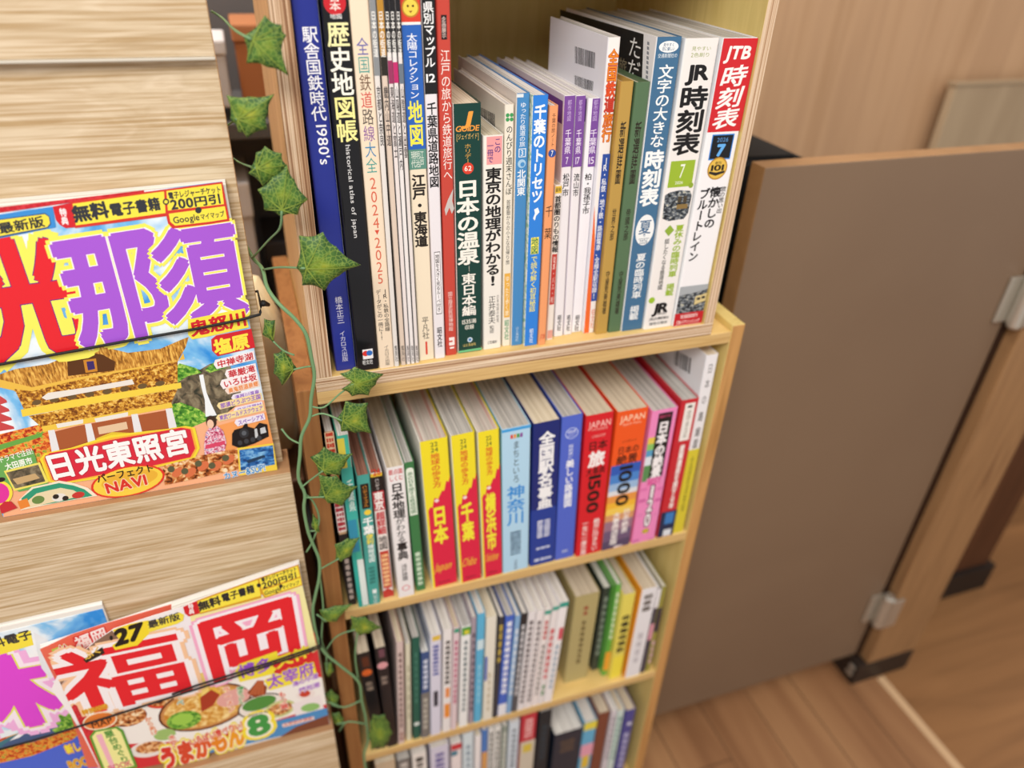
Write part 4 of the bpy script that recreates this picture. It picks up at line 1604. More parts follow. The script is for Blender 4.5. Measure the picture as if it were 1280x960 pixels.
label(449.5, 269, '中禅寺湖', 'c82834', 'f4ecee')
label(462, 283, '華厳滝', 'c82834', 'f4ecee')
label(474.5, 277, 'いろは坂', 'c82834', 'f4ecee')
label(484, 283, '奥鬼怒温泉郷', 'e8883a', 'f0dcd0', 8)
label(493, 291, '湯西川温泉', '8a5ac0', 'ece6f2', 8)
label(503, 273, '那須どうぶつ王国', '8a5ac0', 'f2dca0', 8)
label(509, 294, '日光江戸村', '8a5ac0', 'ece6f2', 8)
label(518, 272, '東武ワールドスクウェア', '8a5ac0', 'f2dca0', 8)
label(524, 295, 'スペーシアX', '8a5ac0', 'ece6f2', 8)
# visitor in a patterned summer kimono
A.pg([(257, 541), (262, 533), (272, 532), (279, 538), (283, 552), (281, 564), (256, 570), (255, 556)], KIMONO_PRINT)
A.pg([(257, 556), (281, 550), (281.5, 555), (256.5, 561)], 'd8486a')
A.ell(264, 527, 6.5, 8, '3c2a20')
A.ell(263, 529.5, 4.2, 5.5, 'f0c8ac')
# steam engine
A.pg([(290, 542), (293, 537), (303, 534), (306, 529), (309, 529), (310, 533), (318, 535), (324, 528), (334, 530), (336, 545), (318, 554), (300, 560), (290, 556)], '17181c')
A.ell(305, 541, 6, 6, '2c3036')
A.ell(305, 541, 3, 3, '5a6068')
A.pg([(318, 536), (321, 535), (323, 546), (319, 547)], 'c8ccd0')
A.pg([(325, 535), (331, 533), (333, 540), (326, 542)], 'c8ccd0')
for i in range(4):
    A.ell(300 + i * 8, 553 - i * 2, 3, 3, '3a3e44')
# small pictures along the foot
A.pg([(203, 578), (297, 560), (299, 586), (206, 606)], FOOD_PRINT)
for i in range(5):
    A.ell(222 + i * 16, 590 - i * 4 + (i % 2) * 4, 8, 5, 'd8744a', -.6)
    A.ell(214 + i * 17, 586 - i * 3.5 + (i % 2) * 6, 4.5, 4, '5a5c42')
A.pg([(296.5, 559.5), (343, 553), (347, 588), (299.5, 594)], 'f0d24a')
A.pg([(299, 562), (341, 556), (343.5, 580), (301, 588)], LAKE_PRINT)
A.pg([(308, 575), (330, 568), (332, 571), (310, 579)], '1a3c5c')
A.txt('カヌー&SUP!', (280, 599), (332, 587), 9, [(.09, 'e8f4fa'), (.03, '2a86c8')])
# shrine name in white on red, and the guide's name plate
B = [(56, 573), (62, 566), (95, 560), (140, 549), (205, 538), (226, 534), (238, 536), (244, 560), (238, 571), (180, 584), (130, 592), (80, 602), (66, 599), (62, 588)]
A.grow(B, 6, 'f2dc3c')
A.grow(B, 2.5, 'f2b040')
A.pg(B, 'd82c40')
A.txt('日光東照宮', (62, 599), (240, 563), 34, [(.06, 'b01c34'), (.035, 'fdf8f8')])
A.ell(160, 601, 47, 19, 'e0382c', -.2)
A.ell(160, 601, 44, 17, 'f4d24a', -.2)
A.ell(162, 599, 36, 11, 'e9b43c', -.2)
A.txt('パーフェクト', (122, 603), (194, 588), 11, [(.03, '2a2018')])
A.txt('NAVI', (134, 616), (185, 604), 14, [(.08, 'f8e8c0'), (.04, 'd8342c')])
# lower left corner
A.pg([(-1, 573), (42, 562), (50, 590), (62, 606), (24, 614), (-1, 600)], '6aaa5a')
A.txt('ドラマで注目!', (0, 578), (42, 566), 8, [(.02, 'f4f8ec')])
A.txt('大田原市', (8, 587), (42, 578), 9, [(.03, 'f4f8ec')])
A.pg([(5, 588), (50, 577), (61, 602), (18, 613)], 'eee06a')
A.pg([(8, 590), (48, 580), (57, 601), (19, 610)], ROCK_PRINT)
A.pg([(16, 598), (44, 591), (50, 597), (22, 605)], 'c8a878')
A.ell(-2, 616, 18, 16, 'f4e24a')
A.ell(-2, 616, 14, 13, 'e238a0')
A.ell(1, 599, 6, 3, '2a2428')
A.pg([(24, 624), (40, 608), (60, 604), (74, 600), (92, 603), (110, 609), (122, 619), (70, 628), (26, 637)], 'f4e8d0')
A.pg([(27, 622), (42, 610), (60, 606), (74, 603), (92, 606), (106, 611), (116, 619), (68, 628), (28, 634)], '2f9a78')
A.pg([(34, 626), (46, 616), (62, 612), (76, 609), (92, 612), (104, 619), (66, 627), (36, 634)], 'e9d8b0')
A.ell(48, 624, 8, 5, '6a8a4a')
A.ell(74, 621, 9, 5, 'e8e4dc')
A.ell(70, 620, 4, 3, '2a2622')
A.ell(82, 622, 4, 3, '2a2622')
A.ell(98, 618, 8, 4, 'c83a34')
A.pg([(-1, 632), (6, 626), (14, 626), (22, 634), (-1, 642)], 'c8303a')
A.pg([(22, 626), (34, 622), (38, 632), (26, 636)], 'e8883a')
mb.build('cover', mag1, -Vector(rt1))

# --- the lower magazine in front
Y2 = -.0200
rt2 = (-.12, Y2 + .006, -.4388)
mag2 = tag(empty('magazine', rt2), 'travel magazine with red title above a noodle bowl, lower ledge, its corner curling', 'magazine', 'travel magazines on the rack')
p2, q2 = on(372.5, 704, 1, Y2 + .004), on(214, 757, 1, Y2 + .004)
mag_body(mag2, rt2, q2.x, -.0105, Y2 + .0008, -.0115, -.4386, p2.z - .0015, skew=p2.z - q2.z)
mb = MB()
O = [(372, 703), (412.5, 906), (300, 932), (200, 955), (130, 970), (120, 952), (104, 920), (88, 893), (64, 862), (70, 848), (90, 826), (116, 804), (142, 786), (190, 770), (230, 758), (247, 750), (324, 721)]
out = [on(*p, 1, Y2) for p in O]
for p in out:
    p.z = max(p.z, -.4386)
sheet(mb, out, Y2, .0005, M('f6f1f2', .3))
A = Art(mb, Y2, -.2310, -.0072, -.4385, -.1830)
A.pg([(64, 862), (88, 852), (150, 862), (262, 838), (330, 815), (396, 790), (412.5, 906), (300, 932), (200, 955), (130, 970), (120, 952), (104, 920), (88, 893)], 'd63038')
A.pg([(80, 866), (90, 862), (130, 905), (175, 960), (140, 968), (104, 910)], DOT_PRINT)
A.pg([(234, 760), (248, 766), (326, 746), (378, 732), (398, 812), (380, 822), (250, 848), (244, 800)], 'f5edaa')
A.pg([(70, 850), (95, 826), (120, 808), (160, 792), (236, 766), (246, 800), (262, 848), (160, 872), (90, 880), (74, 868)], 'f3eef2')
A.pg([(64, 862), (70, 848), (96, 822), (120, 801), (140, 788), (150, 800), (110, 830), (84, 864)], '8a6a58')
A.pg([(70, 858), (92, 834), (112, 818), (118, 826), (96, 846), (80, 866)], 'd8b8a8')
# food pictures
A.pg([(150, 872), (262, 848), (300, 838), (405, 846), (408, 880), (330, 905), (250, 925), (160, 930), (140, 900)], 'f4f0ea')
A.ell(160, 896, 24, 12, FOOD_PRINT)
A.ell(204, 876, 22, 9, 'd8482c')
A.ell(204, 875, 18, 7, FOOD_PRINT)
A.ell(256, 884, 60, 27, '5a2a18', -.27)
A.ell(256, 884, 57, 25, 'c88a50', -.27)
A.ell(256, 884, 53, 22.5, SOUP_PRINT, -.27)
A.pg([(247, 842), (268, 838), (272, 862), (280, 872), (250, 884), (248, 868)], 'e6b84a')
A.pg([(250, 842), (258, 840), (262, 872), (252, 876)], 'f2d478')
A.pg([(250, 872), (264, 862), (275, 868), (266, 882), (252, 890)], 'a83a24')
A.ell(292, 872, 22, 10, 'e3a8a0', -.3)
A.ell(230, 900, 22, 11, LEAF_PRINT, -.2)
A.ell(228, 899, 14, 7, '9ccc50', -.2)
A.ell(326, 882, 30, 14, '3a2a20', -.3)
A.ell(326, 882, 28, 12.5, 'ece4dc', -.3)
A.ell(324, 879, 22, 8, '4f8f40', -.3)
A.ell(350, 886, 20, 10, 'c8cc8c', -.3)
A.ell(350, 886, 16, 7, FOOD_PRINT, -.3)
A.pg([(309, 866), (322, 850), (334, 858), (332, 868), (318, 872)], '8a3c20')
for i in range(4):
    A.pg([(311 + i * 5, 868), (322 + i * 2, 850), (324 + i * 2, 851), (315 + i * 5, 869)], 'b8603a')
A.ell(382, 868, 12, 6, 'f0e4e0')
A.ell(381, 867, 7, 4, 'c8402c')
A.pg([(364, 880), (400, 868), (405, 886), (372, 900)], 'efe6e6')
A.ell(388, 884, 12, 5, '8fc070')
A.ell(186, 936, 24, 10, 'ece6e0')
A.ell(188, 934, 19, 7, FOOD_PRINT)
A.ell(206, 918, 14, 7, '9fc070')
for t, p0, p1, c in (('海っぺ', (222, 858), (226, 882), '2f9a86'), ('ラーメン', (282, 858), (290, 890), 'e0602c'), ('博多うどん', (300, 858), (302, 880), '3f9a4a'), ('もつ鍋', (352, 864), (356, 886), 'd83a2c'), ('水炊き', (214, 918), (220, 938), 'e0502c'), ('からあげ', (184, 896), (194, 918), 'e0702c')):
    A.vtxt(t, p0, p1, 9, [(.1, 'fbf6e8'), (.03, c)])
# foot of the cover
A.pg([(330, 905), (410, 884), (412.5, 906), (300, 932), (240, 946), (250, 934)], '4a8fc8')
A.pg([(370, 908), (411, 893), (412.5, 906), (350, 921)], '7a4430')
A.pg([(352, 905), (392, 895), (393, 899), (354, 909)], 'f0d8d0')
A.txt('太宰府天満宮', (354, 908), (391, 898.5), 4, [(.02, 'c8402c')])
A.txt('うまかもん', (204, 962), (308, 927), 30, [(.2, 'f6e23c'), (.12, 'fbf4e0'), (.07, ['d8362c', 'd8482c', 'e05a28', 'ea8a24', 'f0a024'])], slant=.05)
A.txt('8', (312, 921), (340, 912), 27, [(.2, 'f6e23c'), (.11, 'fbf4e0'), (.05, '3f9a48')])
A.txt('いっぱい食べりぃ!', (238, 932), (304, 909), 10, [(.10, 'fbf0d8'), (.04, 'd8362c')])
A.txt('何回でも', (310, 897), (336, 890), 4, [(.05, 'f6f0ea'), (.02, '3a3430')])
# title
T = [(.15, 'f4a8d0'), (.11, 'f8eef4'), (.03, 'e32430')]
A.txt('福', (86, 894), (248, 857), 86, [(.11, 'f6c8a0'), (.075, 'f8f2f4'), (.022, 'e32430')])
A.txt('岡', (258, 851), (384, 812), 86, [(.10, 'f4b0d0'), (.07, 'f8f0f6'), (.03, 'e32430')])
# head line
A.pg([(141, 787), (150, 800), (140, 806), (144, 812), (172, 806), (186, 792), (190, 776), (184, 775), (160, 780)], 'f4dc34')
A.txt('27', (146, 806), (182, 795), 21, [(.06, '1e1c1c')], slant=.25)
A.ell(139, 797, 2, 3, '1e1c1c')
A.pg([(184, 778), (224, 765), (230, 768), (229, 775), (222, 779), (186, 790)], 'f4e24a')
A.txt('最新版', (186, 785), (226, 773), 10, [(.03, '2c3038')])
A.pg([(104, 824), (128, 808), (131, 816), (108, 828)], '2a2420')
A.txt('ふく', (107, 825), (129, 813), 9, [(.04, 'e0b84a')])
A.pg([(229, 758), (247, 750), (250, 766), (236, 770), (231, 766)], 'd3242e')
A.vtxt('特典', (238, 754), (240, 767), 6.5, [(.04, 'f6ecec')])
A.pg([(246, 750), (323, 722), (373, 705), (378, 731), (331, 747), (327, 742), (326, 747), (250, 767)], 'd8a02c')
A.pg([(247.5, 751.5), (322, 724), (326, 744), (251, 765)], 'f7e54a')
A.pg([(324, 723.5), (371.5, 707), (375, 720), (327, 736)], 'f7e54a')
A.pg([(328, 737.5), (375.5, 721.5), (377, 730), (332, 745)], 'f7e54a')
A.txt('無料', (249, 763), (277, 754), 12, [(.05, '26282e')])
A.txt('電子書籍', (278, 752), (319, 739), 11, [(.035, '26282e')])
A.ell(323.5, 731, 2.6, 2.6, '26282e')
A.txt('電子レジャーチケット', (327, 727), (371, 712.5), 6, [(.03, '26282e')])
A.txt('200円引', (328, 735.5), (372, 721), 8.5, [(.03, '26282e')])
A.ell(351, 732, 2.4, 2.4, '26282e')
A.txt('Google', (331, 743.5), (352, 737), 6, [(.02, '26282e')])
A.txt('マイマップ', (353, 736.5), (374, 729.5), 5.5, [(.02, '26282e')])
# place names
A.pg([(294, 838), (300, 829), (346, 813), (350, 830), (340, 842), (300, 852)], 'f4e23c')
A.txt('博多', (300, 847), (342, 835), 18, [(.09, 'f4e23c'), (.03, '9a54d0')])
A.ell(366, 824, 26, 9, 'd8242c', -.3)
A.txt('天神', (346, 835), (388, 818), 16, [(.05, 'f6e23c')])
A.pg([(330, 850), (340, 845), (392, 827), (396, 842), (388, 848), (338, 862)], 'f4e23c')
A.txt('太宰府', (335, 860), (394, 841), 18, [(.09, 'f4e23c'), (.03, '9a54d0')])
A.txt('海の中道', (366, 858), (398, 846), 7, [(.08, 'f8f0f4'), (.03, 'a060c8')])
A.txt('門司港', (374, 866), (400, 857), 7, [(.08, 'f8f0f4'), (.03, 'a060c8')])
# inserts announced at the left
A.txt('特別付録', (104, 893), (136, 884), 7, [(.06, 'f4e24a'), (.02, 'd87020')])
A.ell(125, 900, 22, 11, 'fbe8c8', -.2)
A.ell(125, 900, 20, 9.5, 'e8823c', -.2)
A.txt('MAP', (116, 910), (142, 902), 9, [(.02, '4a2410')])
A.pg([(112, 920), (118, 912), (146, 907), (154, 912), (172, 958), (140, 966), (128, 962)], '5f9f3a')
A.pg([(115, 920), (120, 914), (145, 909.5), (151, 914), (168, 956), (140, 963), (131, 960)], 'f4f0a0')
A.vtxt('屋台めぐり', (134, 912), (158, 952), 12, [(.03, '3f8f3a')])
A.pg([(120, 918), (127, 916), (146, 962), (140, 963)], 'f4b8c8')
A.txt('BOOK', (137, 963), (166, 955), 8, [(.02, 'd03a70')])
mb.build('cover', mag2, -Vector(rt2))

# --- copies behind: the orange and green covered inserts
rt3 = (-.12, -.0095, -.4388)
mag3 = tag(empty('magazine', rt3), 'orange and green covered back copy showing behind the curled corner, lower ledge', 'magazine', 'travel magazines on the rack')
YB = -.0110
p3, q3 = on(373, 705, 1, YB), on(50, 811, 1, YB)
mag_body(mag3, rt3, q3.x, -.0112, YB + .0006, -.0075, -.4386, p3.z, skew=p3.z - q3.z, m=grain_mat('tinted_magazine_pages', (30, 900, 3), [(.3, 'c03a3a'), (.42, 'd8d4ce'), (.55, 'e9e5de'), (.7, 'c8b8c0')], .7, 3, 0))
mb = MB()
O = [(50, 812), (90, 793), (120, 783), (240, 748), (372, 706), (378, 740), (250, 790), (200, 960), (110, 960), (84, 880)]
sheet(mb, [Vector((on(*p, 1, YB).x, YB, max(on(*p, 1, YB).z, -.4386))) for p in O], YB, .0004, M('e9705a', .3))
A = Art(mb, YB, -.2300, -.0112, -.4385, -.1700)
A.pg([(60, 813), (82, 805), (112, 880), (95, 890), (84, 870)], 'b9d85a')
A.pg([(90, 797), (124, 787), (136, 800), (100, 815)], 'd8403c')
A.txt('福岡', (97, 812), (136, 797), 17, [(.11, 'd8302c'), (.03, 'fbf0ec')])
A.vtxt('神', (78, 806), (84, 824), 12, [(.1, 'f6f6ea'), (.04, 'd83a4a')])
mb.build('cover', mag3, -Vector(rt3))

# --- the magazine with the mountain at the left edge
Y4 = -.0062
rt4 = (-.2, Y4 + .003, -.4388)
mag4 = tag(empty('magazine', rt4), 'travel magazine with pink title and snowy mountain by a lake, at the left edge', 'magazine', 'travel magazines on the rack')
XR4 = on(131, 765, 1, Y4).x
mag_body(mag4, rt4, XR4 - .20, XR4, Y4 + .0006, -.0027, -.4386, -.1985, skew=.004)
mb = MB()
zt4 = -.2035
sheet(mb, [Vector((XR4 - .2, Y4, -.4386)), Vector((XR4 - .004, Y4, -.4386)), Vector((XR4 - .001, Y4, zt4)), Vector((XR4 - .2, Y4, zt4 - .006))], Y4, .0004, SKY_PRINT)
A = Art(mb, Y4, XR4 - .2, XR4 - .001, -.4385, zt4)
A.pg([(-5, 935), (40, 915), (80, 900), (110, 905), (150, 955), (150, 975), (-5, 975)], '4a6ad8')
A.pg([(-5, 925), (60, 905), (110, 880), (116, 905), (90, 925), (40, 945), (-5, 955)], FLOWER_PRINT)
A.pg([(30, 918), (60, 900), (92, 884), (108, 878), (112, 896), (80, 915), (45, 925)], LEAF_PRINT)
A.pg([(-5, 930), (10, 922), (28, 915), (36, 910), (50, 908), (62, 910), (78, 905), (66, 912), (40, 925), (-5, 938)], '3f7a8a')
A.pg([(0, 934), (20, 920), (32, 912), (48, 910), (64, 912), (72, 918), (40, 928)], '44608c')
A.pg([(12, 926), (22, 918), (32, 911.5), (48, 909.5), (60, 912), (54, 916), (46, 914), (40, 919), (32, 916), (24, 922)], 'f4f6fa')
A.txt('林', (-76, 925), (88, 892), 98, [(.16, 'f4b8e8'), (.10, 'fbeefa'), (.06, 'e6ec5a'), (.045, 'e04ad8')])
A.pg([(-5, 800), (38, 788), (42, 806), (-5, 820)], 'f7e54a')
A.txt('無料電子', (-26, 815), (42, 797), 13, [(.03, '33353c')])
A.pg([(42, 790), (60, 800), (68, 830), (64, 850), (52, 835), (46, 812)], 'e9eef2')
A.txt('新しい', (84, 942), (112, 934), 12, [(.1, 'f0a030'), (.03, 'f4e84a')])
A.txt('BOOK', (88, 962), (120, 952), 12, [(.08, 'f4e84a'), (.03, 'e08a30')])
mb.build('cover', mag4, -Vector(rt4))

# ------------------------------------------------------------------ elastic cords
CORD = M('141414', .6)


def cord(label, y, pts, knob, off, back):
    P = [on(*p, 1, y) for p in pts]
    a = P[-1]
    root = empty('elastic_cord', P[len(P) // 2])
    tag(root, label, 'cord', 'elastic cords across the magazines')
    mb = MB()
    e = RX + off
    end = [Vector((e, y, a.z + .002)), Vector((e + .0012, .01, a.z + .003)), Vector((e, back, a.z + .004)), Vector((e - .03, back, a.z + .004))]
    mb.tube(P + end, .0011, CORD)
    mb.build('cord', root, -root.location, smooth=True)
    if knob:
        mb = MB()
        k = Vector((e + .003, .012, a.z + .004))
        mb.tube([k + Vector((0, -.004, .001)), k, k + Vector((.004, .004, -.004))], [.0020, .0026, .0014], CORD)
        mb.build('knot', root, -root.location, smooth=True)
    return root


cord('black elastic cord stretched across the upper magazine and round the rack edge', .0012, [(-40, 464), (0, 455.5), (80, 441), (160, 426), (240, 412), (300, 400), (325, 393)], True, -.0012, .0345)
cord('thicker black elastic cord across the noodle magazine on the lower ledge', -.0230, [(-20, 942), (40, 926), (98.6, 908), (200, 876), (300, 844), (372, 820), (388, 814)], False, .0036, .0172)
cord('thin loose black elastic cord just above the thicker one on the noodle magazine', -.0244, [(215, 868), (245, 857), (300, 840), (350, 824), (388, 811)], False, .0042, .0190)

# ------------------------------------------------------------------ ivy garland
iv0 = Vector((.02, -.02, -.1))
ivy = tag(empty('ivy_garland', iv0), 'artificial ivy garland hanging down between the magazine rack and the bookcases', 'garland')


def leaf_mat():
    m, nt, b = node_mat('ivy_leaf', .5)
    at = nt.nodes.new('ShaderNodeAttribute')
    at.attribute_name = 'rad'
    tc = nt.nodes.new('ShaderNodeTexCoord')
    n = nt.nodes.new('ShaderNodeTexNoise')
    n.inputs['Scale'].default_value = 70
    nt.links.new(tc.outputs['Object'], n.inputs[0])
    ad = nt.nodes.new('ShaderNodeMath')
    ad.operation = 'MULTIPLY_ADD'
    ad.inputs[1].default_value = .7
    nt.links.new(n.outputs[0], ad.inputs[0])
    nt.links.new(at.outputs['Fac'], ad.inputs[2])
    c = ramp(nt, ad.outputs[0], [(.28, 'a8a838'), (.44, '7a8f2c'), (.62, '4f742c'), (.9, '345726')])
    vo = nt.nodes.new('ShaderNodeTexVoronoi')
    vo.feature = 'DISTANCE_TO_EDGE'
    vo.inputs['Scale'].default_value = 330
    nt.links.new(tc.outputs['Object'], vo.inputs[0])
    f = ramp(nt, vo.outputs[0], [(.02, 'c8c8c8'), (.10, '000000')])
    mx = nt.nodes.new('ShaderNodeMix')
    mx.data_type = 'RGBA'
    nt.links.new(f, mx.inputs[0])
    nt.links.new(c, mx.inputs[6])
    mx.inputs[7].default_value = lin('93a84c')
    nt.links.new(mx.outputs[2], b.inputs['Base Color'])
    return m


LEAF, VEIN, STEM = leaf_mat(), M('84993c', .5), M('6f9468', .5)


def leaf(outline, petiole, y, bulge=.002, tilt=(0, 0), base=0):
    """ivy leaf from its corner points; base = index of the corner at the stalk"""
    C3 = [on(*p, 1, y) for p in outline]
    n = len(C3)
    c = sum(C3, Vector()) / n
    ang = []
    # dense outline with slightly hollow sides
    pts, cor = [], []
    for i in range(n):
        a, b = C3[i], C3[(i + 1) % n]
        cor.append(len(pts))
        for q in range(6):
            t = q / 6
            p = a.lerp(b, t)
            p = p + (c - p) * (.10 * math.sin(math.pi * t)) * (1 if q else 0)
            pts.append(p)
    N = len(pts)
    RG = 6
    seed = random.random() * 50

    def shape(p, r):
        d = p - c
        yy = -bulge * (1 - r * r) + d.x * tilt[0] + d.z * tilt[1] + .003 * pnoise(Vector((p.x * 30 + seed, p.z * 30, seed))) * r
        return Vector((p.x, y + yy, p.z))
    vs, rad = [shape(c, 0)], [0.0]
    for k in range(1, RG + 1):
        for i in range(N):
            r = k / RG
            vs.append(shape(c.lerp(pts[i], r), r))
            rad.append(r * .62)
    fs = [(0, 1 + i, 1 + (i + 1) % N) for i in range(N)]
    for k in range(RG - 1):
        for i in range(N):
            a, b = 1 + k * N + i, 1 + k * N + (i + 1) % N
            fs.append((a, a + N, b + N, b))
    me = bpy.data.meshes.new('leaf')
    # thickness: a second skin behind
    nv = len(vs)
    vs2 = [v + Vector((0, .0007, 0)) for v in vs]
    fs2 = [tuple(nv + i for i in f[::-1]) for f in fs]
    rim = [(1 + (RG - 1) * N + i, nv + 1 + (RG - 1) * N + i, nv + 1 + (RG - 1) * N + (i + 1) % N, 1 + (RG - 1) * N + (i + 1) % N) for i in range(N)]
    allv, allf = vs + vs2, fs + fs2 + rim
    nm = len(allf)
    # veins from the stalk corner to the other corners
    b0 = C3[base]
    for i in range(n):
        if i == base:
            continue
        tip = C3[i]
        line = []
        for q in range(6):
            p = (b0.lerp(c, .35)).lerp(tip, q / 5 * .92)
            r = min(1, (p - c).length / max(1e-6, (tip - c).length))
            s_ = shape(p, r)
            line.append(s_ + Vector((0, -.0006, 0)))
        dirv = (line[-1] - line[0]).normalized()
        side = Vector((-dirv.z, 0, dirv.x))
        for q in range(5):
            w0, w1 = .0005 * (1 - q / 6), .0005 * (1 - (q + 1) / 6)
            k = len(allv)
            allv += [line[q] - side * w0, line[q] + side * w0, line[q + 1] + side * w1, line[q + 1] - side * w1]
            allf.append((k, k + 1, k + 2, k + 3))
    rad = rad + rad + [0] * (len(allv) - 2 * nv)
    me.from_pydata([v - iv0 for v in allv], [], allf)
    me.materials.append(LEAF)
    me.materials.append(VEIN)
    me.polygons.foreach_set('material_index', [0] * nm + [1] * (len(allf) - nm))
    me.polygons.foreach_set('use_smooth', [True] * len(allf))
    at = me.attributes.new('rad', 'FLOAT', 'POINT')
    at.data.foreach_set('value', rad)
    me.update()
    o = bpy.data.objects.new('leaf', me)
    COL.objects.link(o)
    o.parent = ivy
    if petiole:
        mb = MB()
        ps = [on(*p, 1, yy) for p, yy in zip(petiole[0], petiole[1])]
        ps.append(shape(b0.lerp(c, .3), .6) + Vector((0, -.0006, 0)))
        mb.tube(smooth(ps), .0008, STEM, 6)
        mb.build('leaf_stalk', o, -iv0, smooth=True)
    return o


def smooth(P, k=4):
    """Catmull-Rom curve through the points"""
    out = []
    n = len(P)
    for i in range(n - 1):
        a, b, c, d = P[max(i - 1, 0)], P[i], P[i + 1], P[min(i + 2, n - 1)]
        for q in range(k):
            t = q / k
            out.append(.5 * ((2 * b) + (c - a) * t + (2 * a - 5 * b + 4 * c - d) * t * t + (3 * b - a - 3 * c + d) * t ** 3))
    out.append(P[-1])
    return out


YV = -.020


def vine(pts, y0, y1, r=.0014):
    n = len(pts)
    return smooth([on(*p, 1, y0 + (y1 - y0) * i / (n - 1)) for i, p in enumerate(pts)])


mb = MB()
VP = [(250, -12, .05), (258, 40, .05), (262, 110, .05), (268, 180, .05), (282, 250, .05), (300, 292, .048), (316, 322, .036), (328, 336, .02), (334, 359, .004), (348, 379, -.008), (369, 399, -.014), (383, 419, -.017), (389, 446, -.018), (393, 470, -.018), (389, 498, -.018), (387, 522, -.018), (377, 545, -.017), (375, 569, -.017), (373, 597, -.017), (381, 617, -.018), (380, 636, -.018), (385, 664, -.018), (392, 682, -.018), (399, 700, -.018), (399, 722, -.018), (394, 745, -.018), (391, 765, -.018), (396, 795, -.018), (405, 815, -.018), (425, 832, -.018), (448, 852, -.018), (452, 875, -.018), (457, 897, -.018), (460, 925, -.018), (455, 945, -.018), (460, 975, -.018)]
main = smooth([on(x, y, 1, d) for x, y, d in VP])
mb.tube(main, .0015, STEM)
for pts in ([(399, 715), (404, 760), (402, 800), (410, 818)], [(452, 875), (430, 884), (412, 878), (402, 880)], [(448, 850), (444, 820), (447, 790)], [(458, 905), (436, 902), (428, 908), (424, 914)], [(376, 555), (362, 548), (352, 536)], [(381, 617), (392, 628), (399, 650), (391, 676), (383, 690)]):
    mb.tube(vine(pts, -.017, -.012), .0009, STEM, 6)
mb.build('stem', ivy, -iv0, smooth=True)

# corners in photograph order, stalk corner first
leaf([(304, 45), (331, 19), (352, 31), (358, 44), (352, 62), (361, 95), (334, 84), (308, 79)], ([(264, 14), (277, 22), (294, 38)], (.050, .044, -.020)), -.030)
leaf([(288, 150), (283, 119), (312, 121), (343, 118), (335, 140), (334, 162), (309, 173), (298, 166)], ([(284, 157), (291, 152)], (.050, .040)), -.031)
leaf([(313, 210), (320, 190), (331, 182), (352, 191), (358, 206), (352, 222), (329, 234), (310, 217)], ([(292, 198), (301, 204)], (.050, .040)), -.024)
leaf([(351, 271), (330, 262), (322, 237), (340, 222), (359, 206), (368, 225), (385, 249), (372, 268)], ([(316, 322), (336, 300), (350, 285)], (.034, -.005, -.03)), -.034)
leaf([(371, 336), (374, 296), (404, 291), (420, 308), (451, 331), (424, 344), (406, 364), (378, 358)], ([(329, 337), (350, 334)], (.015, -.025)), -.046, .004)
leaf([(441, 478), (425, 468), (443, 459), (480, 469), (470, 482), (461, 495), (440, 496), (427, 487)], ([(389, 508), (405, 509), (425, 492)], (-.018, -.02, -.022)), -.026)
leaf([(420, 524), (432, 502), (460, 503), (459, 520), (465, 542), (444, 541), (426, 539)], ([(388, 521), (404, 517)], (-.018, -.02)), -.024)
leaf([(398, 590), (388, 573), (405, 560), (424, 568), (441, 567), (431, 582), (425, 594), (408, 593)], ([(376, 610), (388, 600)], (-.018, -.02)), -.022)
leaf([(398, 622), (398, 593), (421, 594), (432, 605), (447, 608), (437, 620), (428, 632), (410, 629)], ([(381, 622)], (-.018,)), -.024)
leaf([(343, 430), (328, 418), (330, 398), (344, 400), (343, 415)], ([(368, 444), (354, 438)], (-.01, -.008)), -.004, .003)
leaf([(372, 462), (353, 484), (342, 468), (342, 443), (354, 437), (364, 448)], ([(388, 458), (380, 459)], (-.014, -.01)), -.008, .003)
leaf([(394, 664), (389, 656), (391, 642), (398, 650), (400, 666)], ([(384, 664)], (-.016,)), -.014, .002)
leaf([(419, 700), (418, 680), (434, 674), (450, 674), (444, 684), (440, 694), (426, 702)], ([(399, 712), (408, 707)], (-.018, -.018)), -.020)
leaf([(403, 778), (399, 763), (418, 758), (441, 755), (430, 766), (421, 777)], ([(396, 768)], (-.018,)), -.016, .003)
leaf([(438, 786), (438, 770), (456, 769), (466, 776), (478, 785), (464, 791), (450, 795)], ([(408, 812), (418, 798), (430, 791)], (-.015, -.018, -.02)), -.022)
leaf([(462, 902), (466, 893), (481, 893), (487, 904), (491, 916), (486, 928), (480, 937), (464, 938), (460, 920)], None, -.022)
leaf([(407, 842), (405, 828), (414, 826), (418, 838), (412, 846)], ([(408, 820)], (-.015,)), -.010, .003)
leaf([(413, 880), (405, 868), (414, 862), (424, 870), (422, 880)], ([(424, 884)], (-.014,)), -.010, .003)
leaf([(418, 905), (414, 893), (424, 890), (430, 898), (428, 906)], ([(432, 903)], (-.014,)), -.010, .003)

